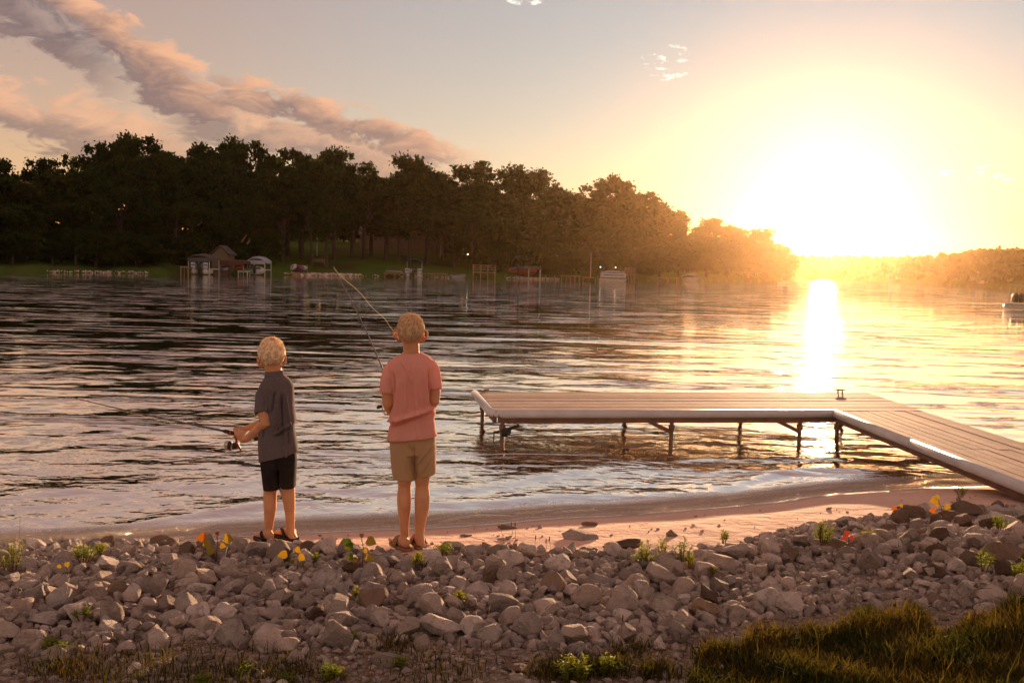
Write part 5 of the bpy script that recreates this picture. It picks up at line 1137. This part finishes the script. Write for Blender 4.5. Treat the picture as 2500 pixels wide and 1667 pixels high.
def hair(c, rx, ry, rz, f, hairm, parent, seed, n=4200, L=.020, low=-.35, crown=(0, 0)):
    g = np.random.default_rng(seed); f = Vector(f); s_ = f.cross(Vector((0, 0, 1))); Z_ = Vector((0, 0, 1))
    M_ = np.array([list(s_), list(f), list(Z_)]); sc = np.array([rx, ry, rz])
    V0, F0 = ico(4); keep = []
    def hl(v): return np.where(v[:, 1] > .35, .30, np.where(v[:, 1] > -.25, .30-(.35-v[:, 1])*1.2, -.50-.14*(1-np.abs(v[:, 0]))))
    dn = v_ = V0; inside = V0[:, 2] < hl(V0)-.02
    wh = np.array([crown[0], -.38, .92]); wh /= np.linalg.norm(wh)
    def lockf(v):
        dv = np.arccos(np.clip(v @ wh, -1, 1)); e0 = np.cross(wh, [0, 1., .2]); e0 /= np.linalg.norm(e0); e1 = np.cross(wh, e0); ph_ = np.arctan2(v @ e1, v @ e0)+dv*.55
        return np.sin(ph_*13+2*np.sin(dv*5+ph_*2))*.5+np.sin(ph_*29+dv*9+seed)*.3+np.sin(dv*17+ph_*4)*.25, dv
    lk_, dv = lockf(V0); r_ = np.where(inside, .86, 1.0+.012*lk_*np.clip(1.6-dv, .15, 1)); P_ = (V0*r_[:, None]*sc) @ M_+np.array(c)
    nmesh('hair', P_, F0, hairm, parent, True, np.clip(.45+.55*lk_-.28*dv+.30, -.3, 1.1))
    d_ = g.normal(size=(n*2, 3)); d_ /= np.linalg.norm(d_, axis=1, keepdims=True); d_ = d_[d_[:, 2] > hl(d_)][:n]; m_ = len(d_)
    whorl = np.array([crown[0], -.35, .93]); whorl /= np.linalg.norm(whorl)
    t = d_-whorl*(d_ @ whorl)[:, None]; t /= np.linalg.norm(t, axis=1, keepdims=True)+1e-6
    sw = np.cross(d_, t); t = t*1.+sw*.18+g.normal(size=(m_, 3))*.12; t -= d_*(t*d_).sum(1)[:, None]; t /= np.linalg.norm(t, axis=1, keepdims=True)
    ln = L*g.uniform(.6, 1.3, m_)*np.where(d_[:, 2] > .8, 1.3, 1.)*np.where(d_[:, 2] > 0, 1.25, .7); b0 = d_*sc*.995; out = d_*.001
    kk = g.random(m_) < .42; wd_ = np.where(kk, .0042, .0014)[:, None]; ln = ln*np.where(kk, 1.25, 1.); w_ = np.cross(d_, t)*wd_
    lf_ = np.where(kk, g.uniform(.0015, .0055, m_), ln*.2)
    m1 = b0+t*ln[:, None]*.5+d_*lf_[:, None]; e1 = b0+t*ln[:, None]+d_*(lf_*g.uniform(-.3, 1.3, m_)+np.where(kk, 0, ln*.12*g.uniform(0, 2., m_)))[:, None]
    V = np.stack([b0-w_*.7, b0+w_*.7, m1+w_, m1-w_, e1], 1).reshape(-1, 3) @ M_+np.array(c); i = np.arange(m_)*5
    F = np.concatenate([np.stack([i, i+1, i+2], 1), np.stack([i, i+2, i+3], 1), np.stack([i+3, i+2, i+4], 1)])
    lk2, dv2 = lockf(d_); nmesh('hair_strands', V, F, hairm, parent, False, np.repeat(np.clip(.5+.6*lk2-.25*dv2+.3+g.normal(size=m_)*.2, -.3, 1.2), 5))
def sandal(root, heel, d_, gz0, m_, strap='slide', sc=1.):
    d_ = Vector(d_); L = d_.length*1.12; u = d_.normalized(); s_ = Vector((0, 0, 1)).cross(u); h0 = Vector((heel.x, heel.y, gz0))-u*.035
    outl = [(0, .022), (.04, .033), (.15, .037), (.45, .036), (.75, .046), (.92, .042), (1., .026)]
    top = [h0+u*L*1.16*a+s_*w_*sc for a, w_ in outl]+[h0+u*L*1.16*a-s_*w_*sc for a, w_ in outl[::-1]]; n = len(top); mb = MB()
    z0, z1 = Vector((0, 0, -.016)), Vector((0, 0, .006)); mb.add([q+z0 for q in top]+[q+z1 for q in top], [tuple(range(n))[::-1], tuple(range(n, 2*n))]+[(i, (i+1) % n, n+(i+1) % n, n+i) for i in range(n)])
    o = mb.build('sandal', m_, root)
    sb = MB(); c_ = h0+u*L*.62; 
    if strap == 'slide':
        pts = [c_+s_*.046*math.cos(t)*sc+Vector((0, 0, .062*math.sin(t)*sc)) for t in [math.pi*x/8 for x in range(9)]]
        sb.loft(pts, [u*.030]*9, [((q-c_).normalized() if (q-c_).length else Vector((0,0,1)))*.004 for q in pts], 8)
    else:
        for k in (-1, 1): sb.tube([h0+u*L*.40+s_*k*.040+Vector((0,0,.004)), h0+u*L*.58+s_*k*.030+Vector((0,0,.048)), h0+u*L*.80+Vector((0,0,.044)), h0+u*L*.92+Vector((0,0,.01))], [.010, .011, .009, .005], 8)
    sb.build('strap', m_, o, True)
def lineridge(co, a, b_, wd, amp, asym=.5):
    """a ridge across the cloth along the world segment a-b seen from behind (x, z)"""
    ax, az_, bx, bz = a.x, a.z, b_.x, b_.z; L = math.hypot(bx-ax, bz-az_); ux, uz = (bx-ax)/L, (bz-az_)/L
    t = ((co[:, 0]-ax)*ux+(co[:, 2]-az_)*uz); v_ = -(co[:, 0]-ax)*uz+(co[:, 2]-az_)*ux
    e = np.clip(t/L*4+.5, 0, 1)*np.clip((1-t/L)*4+.5, 0, 1); w_ = np.where(v_ > 0, wd, wd*asym); return amp*np.exp(-(v_/w_)**2)*e
# ---------------------------------------------------------------- older boy
PY = 6.10; FSIDE = 1
h1 = P(991, 1336, -.01); g1 = gz(h1.x, h1.y)+.016; s1 = .0; h1 = at_z(991, 1339, g1); h1b = at_z(1027, 1333, g1)
PY = (h1.y+h1b.y)/2+.02; c_ = P(1003, 1345, 0)
older = empty('person', (c_.x, PY, g1-.016), 'taller boy in a salmon T-shirt and khaki shorts, seen from behind, holding a raised rod', 'person')
hc = P(1003, 812); mb = MB(); k = PY/FPX
f, s_ = head(mb, hc, 29.5*k, .088, 45*k, (-.05, 1, 0))
mb.tube([P(1004, 838, -.008), P(1004, 858, -.01), P(1004, 884, 0)], [19.5*k, 20*k, 27*k], 16, .3)
for ex_, ey, sd in ((971, 819, -1), (1033, 822, 1)): ear(mb, P(ex_, ey, .0), s_*sd, f, (sd*.30, 0, 1), 12*k, 30*k)
slices(mb, [(868,868,965,1045,0,.05), (895,890,962,1048,0,.065), (950,945,962,1052,0,.085), (1010,1010,958,1058,0,.085), (1070,1068,955,1060,0,.09), (1100,1100,957,1060,0,.085)])
slices(mb, [(1085,1085,960,1009,0,.075), (1150,1150,967,1008,0,.06), (1172,1172,970,1006,0,.053), (1186,1186,972,1003,.004,.047), (1212,1212,969,1004.5,-.018,.053), (1238,1238,970,1004,-.022,.054), (1265,1265,973,1000,-.012,.044), (1290,1290,976,998,-.006,.034), (1310,1310,978,998,-.004,.031), (1325,1325,979,999.5,-.008,.034), (1336,1336,981,1000,-.008,.030)], 18, 2.)
slices(mb, [(1085,1085,1010,1060,0,.075), (1145,1145,1011,1056,0,.06), (1165,1165,1011,1050,0,.053), (1184,1184,1014,1047,.004,.047), (1212,1212,1012,1050,-.018,.053), (1238,1238,1012,1048.5,-.022,.054), (1265,1265,1012.5,1042,-.012,.044), (1288,1288,1012,1037,-.006,.034), (1305,1305,1013,1035,-.004,.031), (1320,1320,1014.5,1037,-.006,.034), (1330,1330,1017,1038,-.006,.030)], 18, 2.)
foot(mb, h1, (-.085, .155, 0), g1); FSIDE = -1; foot(mb, h1b, (-.045, .165, 0), g1)
e1, e2 = P(947, 985, -.05), P(1060, 978, -.04); grip = P(978, 1002, .27); rtip = at_y(813, 650, PY+1.35); rax = (rtip-grip).normalized()
w1 = grip+Vector((-.03, -.075, -.035)); w2 = grip-rax*.12+Vector((.05, -.06, -.01))
limb(mb, [(P(955,905,0), .030), (P(949,930,-.03), .037), (P(947,960,-.04), .038), (e1, .036), (e1.lerp(w1,.25), .036), (e1.lerp(w1,.6), .029), (w1, .021)]); limb(mb, [(P(1050,902,0), .030), (P(1057,930,-.02), .036), (P(1061,955,-.03), .037), (e2, .036), (e2.lerp(w2,.25), .035), (e2.lerp(w2,.6), .029), (w2, .021)])
hand(mb, w1, grip, rax, (-.5, -.8, -.2)); hand(mb, w2, grip-rax*.12, rax, (.7, -.7, 0))
remesh(mb, 'body', .0048, M_skin, older, 4)
hair(P(1002.5, 807), 31.3*k, .092, 39*k, f, M_hairB, older, 3, 9000, .018)
ey_ = MB()
for sd in (-1, 1): ey_.ell(hc+f*.080+s_*sd*.028+Vector((0,0,.006)), s_*.010, f*.008, Vector((0,0,.007)), 10, 8)
ey_.build('eyes', M_white, older, True)
mb = MB()
slices(mb, [(861,861,983,1030,0,.056), (866,865,976,1038,0,.066), (873,871,962,1050,0,.078), (884,880,947,1060,0,.092), (900,893,944,1066,0,.104), (925,920,952,1062,-.004,.112), (960,955,957,1057,-.006,.115), (990,985,957,1058,-.006,.118), (1006,1000,953,1063,-.004,.122), (1019,1008,951,1064,0,.122), (1030,1020,952,1060,0,.112), (1050,1040,949,1063,0,.116), (1071,1061,945,1067,0,.122)], 32, 2.4, .05)
limb(mb, [(P(958,893,0), .040), (P(952,905,-.012), .046), (P(947,932,-.030), .049), (P(945,961,-.042), .051)], 18, .02); limb(mb, [(P(1048,888,0), .040), (P(1055,900,-.01), .045), (P(1060,925,-.02), .046), (P(1062,951,-.032), .048)], 18, .02)
FO = [(P(996,905), P(994,1005), .012, .0085), (P(1012,890), P(1022,1000), .016, .007), (P(975,930), P(972,1010), .014, .006), (P(1038,905), P(1046,990), .012, .008), (P(985,880), P(1008,925), .010, .004), (P(1030,960), P(1036,1010), .010, .005), (P(964,910), P(970,960), .008, -.007), (P(1050,905), P(1051,980), .007, -.008),
      (P(948,1026), P(1062,992), .017, .011), (P(950,1038), P(1066,1003), .012, -.009), (P(955,1008), P(985,1020), .009, .005), (P(975,1045), P(972,1068), .012, .003), (P(1020,1030), P(1024,1062), .014, .003), (P(950,915), P(965,950), .007, .004)]
def wr(co, no):
    back = np.clip(-no[:, 1]*1.5+.3, 0, 1); d_ = sum(lineridge(co, a, b_, wd*.85, am*3.1) for a, b_, wd, am in FO)
    x, z = co[:, 0]*1., co[:, 2]; d_ = d_*back+.0016*np.sin(x*61+z*9)*np.sin(z*23+x*17)+.0010*np.sin(x*120-z*31); return d_.astype(np.float32)
sh = remesh(mb, 'shirt', .0055, M_shirtP, older, 4, wr)
MB().loft([P(1006,863,0), P(1006,868.5,0)], [(25*k,0,0), (28*k,0,0)], [(0,.060,0), (0,.066,0)], 28, 2.2, 0.).build('collar', M_shirtP, sh, True)
MB().loft([(P(945,1069,0)+P(1067,1059,0))/2, (P(945,1072.5,0)+P(1067,1062.5,0))/2], [(P(1067,1059)-P(945,1069))/2*1.012, (P(1067,1062.5)-P(945,1072.5))/2*1.015], [(0,.1235,0)]*2, 32, 2.4, 0.).build('hem', M_shirtP, sh, True)
mb = MB()
slices(mb, [(1058,1053,951,1063,0,.100), (1085,1083,951.5,1064,0,.104), (1108,1106,953,1065,0,.098)], 28, 2.5, .05)
slices(mb, [(1080,1080,952,1013,0,.098), (1120,1120,954,1014.5,0,.092), (1150,1150,957,1016,0,.088), (1166,1170,959.5,1017,0,.088)], 24, 2.3, .03); slices(mb, [(1080,1080,1008,1064,0,.098), (1120,1120,1012,1064.5,0,.092), (1145,1145,1014,1065,0,.088), (1162,1155,1015.5,1064.5,0,.088)], 24, 2.3, .03)
FO2 = [(P(1020,1130), P(1058,1078), .010, .006), (P(1030,1150), P(1060,1100), .009, .006), (P(990,1110), P(1006,1160), .012, .006), (P(1000,1080), P(1012,1100), .010, -.006), (P(965,1090), P(968,1160), .012, .003), (P(1014,1085), P(1015,1150), .006, -.008)]
wr2 = lambda co, no: (sum(lineridge(co, a, b_, wd, am*2.3) for a, b_, wd, am in FO2)*np.clip(-no[:, 1]*1.5+.3, 0, 1)+.0012*np.sin(co[:, 0]*70+co[:, 2]*13)*np.sin(co[:, 2]*29)).astype(np.float32)
remesh(mb, 'shorts', .0052, M_short_k, older, 3, wr2)
sandal(older, h1, (-.085, .155, 0), g1, M_tan); sandal(older, h1b, (-.045, .165, 0), g1, M_tan)
# raised rod
rod = empty('fishing_rod', tuple(grip), 'raised fishing rod of the taller boy, bending up to the left with slack line', 'fishing rod')
b0 = grip-rax*.26; md = grip.lerp(rtip, .5)+Vector((.012, 0, .02))
MB().tube([grip+rax*.12, grip.lerp(rtip, .3)+Vector((.008,0,.012)), md, grip.lerp(rtip, .75)+Vector((.008,0,.012)), rtip], [.0062, .0055, .0045, .0036, .0024], 8).build('blank', M_rod, rod, True)
MB().tube([b0, grip-rax*.1, grip+rax*.05, grip+rax*.13], [.013, .012, .012, .008], 10).build('handle', M_cork, rod, True)
for t_ in (.22, .38, .54, .68, .8, .9, .99):
    c2 = grip.lerp(rtip, t_)+Vector((.01, -.004, .012*math.sin(t_*3.1))); sd = rax.cross(Vector((0, 1, 0))).normalized(); rr3 = .012*(1.2-t_)
    MB().tube([c2+sd*(rr3*(1-math.cos(a)))+Vector((0, math.sin(a)*rr3, 0)) for a in [x*math.pi/4 for x in range(9)]], .0011, 5).build('guide', M_silver, rod)
rl = grip+rax*.03+Vector((-.03, .01, -.05)); reel = MB().loft([rl-rax*.03, rl+rax*.03], [(.028,0,0)]*2, [(0,.028,0)]*2, 16, 2., .3).build('reel', M_dark, rod, True)
MB().tube([rl, rl+Vector((-.06,-.02,.0)), P(931, 992, .1)], [.005, .004, .004], 6).build('crank', M_silver, reel, True)
kn = P(927, 993, .08); MB().loft([kn+Vector((-.016, 0, -.004)), kn+Vector((-.004, 0, 0)), kn+Vector((.016, 0, .003))], [(0,.010,0), (0,.013,0), (0,.007,0)], [(0,0,.010), (0,0,.013), (0,0,.007)], 10, 2., .5).build('crank_knob', M_dark, reel, True)
lp = [(813,650,1.35),(818,657,1.32),(826,668,1.28),(840,681,1.2),(852,691,1.15),(866,702,1.08),(880,716,1.0),(893,731,.92),(903,745,.86),(915,757,.8),(930,769,.74),(942,781,.68),(952,797,.62),(962,809,.56),(980,825,.5),(1002,850,.45),(1003,900,.4),(985,990,.3)]
MB().tube([P(a, b_, d_) for a, b_, d_ in lp], .0013, 5).build('line', M_line, rod)
# ---------------------------------------------------------------- younger boy
PY = 6.25; FSIDE = -1
g2 = gz(P(662, 1320).x, 6.2)+.016; h2 = at_z(661, 1321, g2); h2b = at_z(716, 1313, g2); PY = (h2.y+h2b.y)/2; k = PY/FPX; c_ = P(690, 1320)
young = empty('person', (c_.x, PY, g2-.016), 'smaller light blond boy in a charcoal polo shirt and black shorts, holding a rod', 'person')
hc = P(663, 866); mb = MB(); f, s_ = head(mb, hc, 28*k, .086, 43*k, (-.35, 1, 0))
mb.tube([P(666, 885, -.005), P(668, 905, -.006), P(671, 928, 0)], [20.5*k, 20*k, 27*k], 16, .3)
ear(mb, P(636, 884, -.01), -s_, f, (-.15, 0, 1), 10*k, 27*k); ear(mb, P(691, 881, -.01), s_, f, (.12, 0, 1), 9*k, 27*k)
slices(mb, [(922,922,645,700,0,.05), (945,945,648,700,0,.06), (1000,1000,642,708,0,.08), (1060,1060,640,715,0,.08), (1110,1105,640,716,0,.078), (1128,1124,646,714,0,.065)])
slices(mb, [(1135,1135,642,684,0,.068), (1180,1180,644,680,0,.052), (1200,1200,643,676.5,0,.047), (1218,1218,643,675.5,-.006,.048), (1240,1240,644,675,-.012,.048), (1262,1262,645,671,-.01,.041), (1285,1285,646,667,-.005,.032), (1300,1300,647,665,-.003,.029), (1312,1312,649,667,-.006,.031), (1319,1319,652,669,-.006,.028)], 18, 2.)
slices(mb, [(1130,1130,684,722,0,.068), (1170,1170,682,720,0,.054), (1190,1190,680,719.5,0,.048), (1212,1212,688,720.5,-.006,.048), (1235,1235,693,720.5,-.012,.047), (1260,1260,697,720,-.01,.040), (1282,1282,698.5,719,-.005,.032), (1296,1296,699,719,-.003,.029), (1306,1306,702,724,-.006,.031), (1312,1312,706,727,-.006,.028)], 18, 2.)
foot(mb, h2, (-.11, .11, 0), g2, .92); foot(mb, h2b, (-.135, .09, 0), g2, .92)
R0 = P(629, 1070, .10); RT_ = at_y(170, 969, PY+.95); ra = (RT_-R0).normalized()
def onrod(px):   # point on the rod seen at picture column px
    lo_, hi_ = 0., 1.
    for _ in range(40):
        m_ = (lo_+hi_)/2; q = R0.lerp(RT_, m_); a, _b = proj(q.x, q.y, q.z)
        if a > px: lo_ = m_
        else: hi_ = m_
    return R0.lerp(RT_, lo_)
gA, gB = onrod(594), onrod(578); eL = P(650, 1031, -.10)
wA = gA+Vector((.04, -.06, -.012)); wB = gB+Vector((.05, .03, .03)); eR = P(672, 1020, .16)
limb(mb, [(P(650,962,0), .028), (P(642,985,-.055), .034), (P(643,1010,-.085), .037), (eL, .036), (eL.lerp(wA,.3), .034), (eL.lerp(wA,.65), .028), (wA, .021)]); limb(mb, [(P(700,950,.02), .036), (P(698,990,.09), .034), (eR, .032), (eR.lerp(wB,.5), .028), (wB, .020)])
hand(mb, wA, gA, ra, (.15, -.9, -.5)); hand(mb, wB, gB, ra, (.5, .6, .6))
remesh(mb, 'body', .0048, M_skin, young, 4)
hair(P(663, 864), 30.2*k, .090, 39*k, f, M_hairL, young, 8, 9000, .017)
ey_ = MB()
for sd in (-1, 1): ey_.ell(hc+f*.078+s_*sd*.027+Vector((0,0,.006)), s_*.010, f*.008, Vector((0,0,.007)), 10, 8)
ey_.build('eyes', M_white, young, True)
mb = MB()
slices(mb, [(915,911,651,691,0,.060), (924,919,645,699,0,.072), (934,927,637,708,0,.084), (948,940,631,716,0,.094), (975,970,637,718,-.003,.10), (1010,1005,640,720,-.005,.104), (1030,1026,633,722,-.005,.108), (1042,1036,632,718,-.004,.104), (1060,1052,631,720,0,.104), (1085,1075,631,724,0,.108), (1110,1095,632,727,0,.112), (1125,1102,633,728,0,.113)], 30, 2.3, .04)
limb(mb, [(P(646,950,0), .038), (P(640,965,-.03), .044), (P(639,988,-.062), .045), (P(640,1009,-.086), .049)], 18, .02)
FO3 = [(P(690,960), P(686,1050), .008, .010), (P(702,955), P(712,1030), .008, .010), (P(678,955), P(672,1000), .009, -.008), (P(696,965), P(699,1040), .006, -.009), (P(662,940), P(660,1000), .010, .005), (P(712,1028), P(680,1052), .009, .011), (P(716,1037), P(684,1058), .008, -.009), (P(702,1045), P(700,1080), .006, .008), (P(710,1045), P(712,1075), .006, -.006), (P(655,1000), P(650,1060), .008, -.007), (P(700,1080), P(706,1110), .010, .005), (P(650,1070), P(652,1118), .004, -.002)]
wr3 = lambda co, no: (sum(lineridge(co, a, b_, wd*.85, am*2.8) for a, b_, wd, am in FO3)*np.clip(-no[:, 1]*1.5+.3, 0, 1)+.0014*np.sin(co[:, 0]*64+co[:, 2]*11)*np.sin(co[:, 2]*27+co[:, 0]*15)).astype(np.float32)
sh2 = remesh(mb, 'shirt', .0052, M_shirtG, young, 4, wr3)
cb = MB(); cb.loft([P(671,924,0), P(670,914,0), P(669.5,905,-.002)], [(25.5*k,0,.006), (23.5*k,0,.006), (22*k,0,.006)], [(0,.068,0), (0,.064,0), (0,.060,0)], 26, 2.1, 0.); cb.build('collar', M_shirtG, sh2, True)
# hem tails with the side slit
mb = MB(); mb.loft([(P(633,1118,0)+P(661,1122,0))/2, (P(633,1124,0)+P(660,1128,0))/2], [(P(661,1122)-P(633,1118))/2]*2, [(0,.06,0)]*2, 16, 2.3, 0.); mb.build('front_tail', M_shirtG, sh2, True)
mb = MB()
slices(mb, [(1100,1095,637,722,0,.092), (1125,1118,636,724,0,.094), (1145,1140,638,724,0,.088)], 26, 2.4, .04)
slices(mb, [(1125,1125,636,683,0,.086), (1160,1160,640,686,0,.080), (1194,1192,644,687,0,.078)], 22, 2.3, .03); slices(mb, [(1125,1125,679,724,0,.086), (1160,1160,682,722.5,0,.080), (1188,1189,686,721,0,.078)], 22, 2.3, .03)
FO4 = [(P(682,1125), P(686,1185), .006, -.008), (P(692,1130), P(690,1180), .008, .004), (P(660,1140), P(668,1190), .010, .004)]
remesh(mb, 'shorts', .005, M_short_b, young, 3, lambda co, no: (sum(lineridge(co, a, b_, wd, am*2.3) for a, b_, wd, am in FO4)*np.clip(-no[:, 1]*1.5+.3, 0, 1)).astype(np.float32))
sandal(young, h2, (-.11, .11, 0), g2, M_black, 'flip', .92); sandal(young, h2b, (-.135, .09, 0), g2, M_black, 'flip', .92)
rod = empty('fishing_rod', tuple(R0), 'dark fishing rod of the smaller boy, pointing left over the water with a spinning reel', 'fishing rod')
R1 = onrod(545); tipm = R1.lerp(RT_, .55)+Vector((0, 0, -.008))
MB().tube([onrod(552), R1.lerp(RT_, .25)+Vector((0,0,-.004)), tipm, RT_], [.0078, .0064, .005, .003], 8).build('blank', M_rod, rod, True)
MB().tube([onrod(586), onrod(572), onrod(550), onrod(543)], [.010, .013, .0135, .007], 12).build('foregrip', M_cork, rod, True)
MB().tube([R0-ra*.03, R0+ra*.02, onrod(612), onrod(588)], [.015, .014, .009, .010], 12).build('rear_grip', M_cork, rod, True)
MB().tube([onrod(566), onrod(563)], [.0145, .0145], 12).build('grip_ring', M_redmetal, rod, True)
ft = onrod(578); rc_ = P(566, 1087, .16)
rb = MB().loft([P(581,1086,.16), P(574,1088,.16), P(566,1089,.16)], [(0,.022,0), (0,.024,0), (0,.02,0)], [(.004,0,.024), (.004,0,.026), (.004,0,.022)], 12, 2., .5).build('reel', M_dark, rod, True)
MB().tube([ft, ft.lerp(P(578,1082,.16), .5), P(577,1083,.16)], [.006, .007, .010], 8).build('reel_foot', M_redmetal, rb, True)
MB().loft([P(568,1089,.15), P(562,1087,.15), P(552,1085,.15), P(548,1084,.15)], [(0,.020,0), (0,.026,0), (0,.026,0), (0,.018,0)], [(.003,0,.020), (.004,0,.027), (.004,0,.027), (.003,0,.018)], 18, 2., .2).build('spool', M_silver, rb, True)
MB().loft([P(565,1088.5,.148), P(557.5,1086.5,.148)], [(0,.029,0)]*2, [(.003,0,.0295)]*2, 18, 2., 0.).build('spool_rim', M_dark, rb, True)
MB().tube([P(574,1068,.13), P(577,1078,.13), P(583,1090,.13), P(588,1098,.13)], [.004, .006, .008, .007], 8).build('crank', M_redmetal, rb, True)
MB().tube([P(550,1086,.13), P(549,1094,.13), P(553,1102,.13), P(559,1098,.13)], .0014, 5).build('bail', M_silver, rb)
for t_ in (.12, .28, .45, .6, .74, .86, .96):
    c2 = R1.lerp(RT_, t_)+Vector((0, 0, -.006)); rr3 = .013*(1.25-t_); dn_ = Vector((0, 0, -1))
    MB().tube([c2+dn_*(rr3*(1-math.cos(a)))+Vector((.3*math.sin(a)*rr3, math.sin(a)*rr3, 0)) for a in [x*math.pi/4 for x in range(9)]], .0012, 5).build('guide', M_silver, rod)
MB().tube([P(556,1083,.15)]+[R1.lerp(RT_, t_)+Vector((0, 0, -.026*(1.25-t_))) for t_ in (.12, .28, .45, .6, .74, .86, .96)]+[RT_], .0008, 4).build('line', M_line, rod)
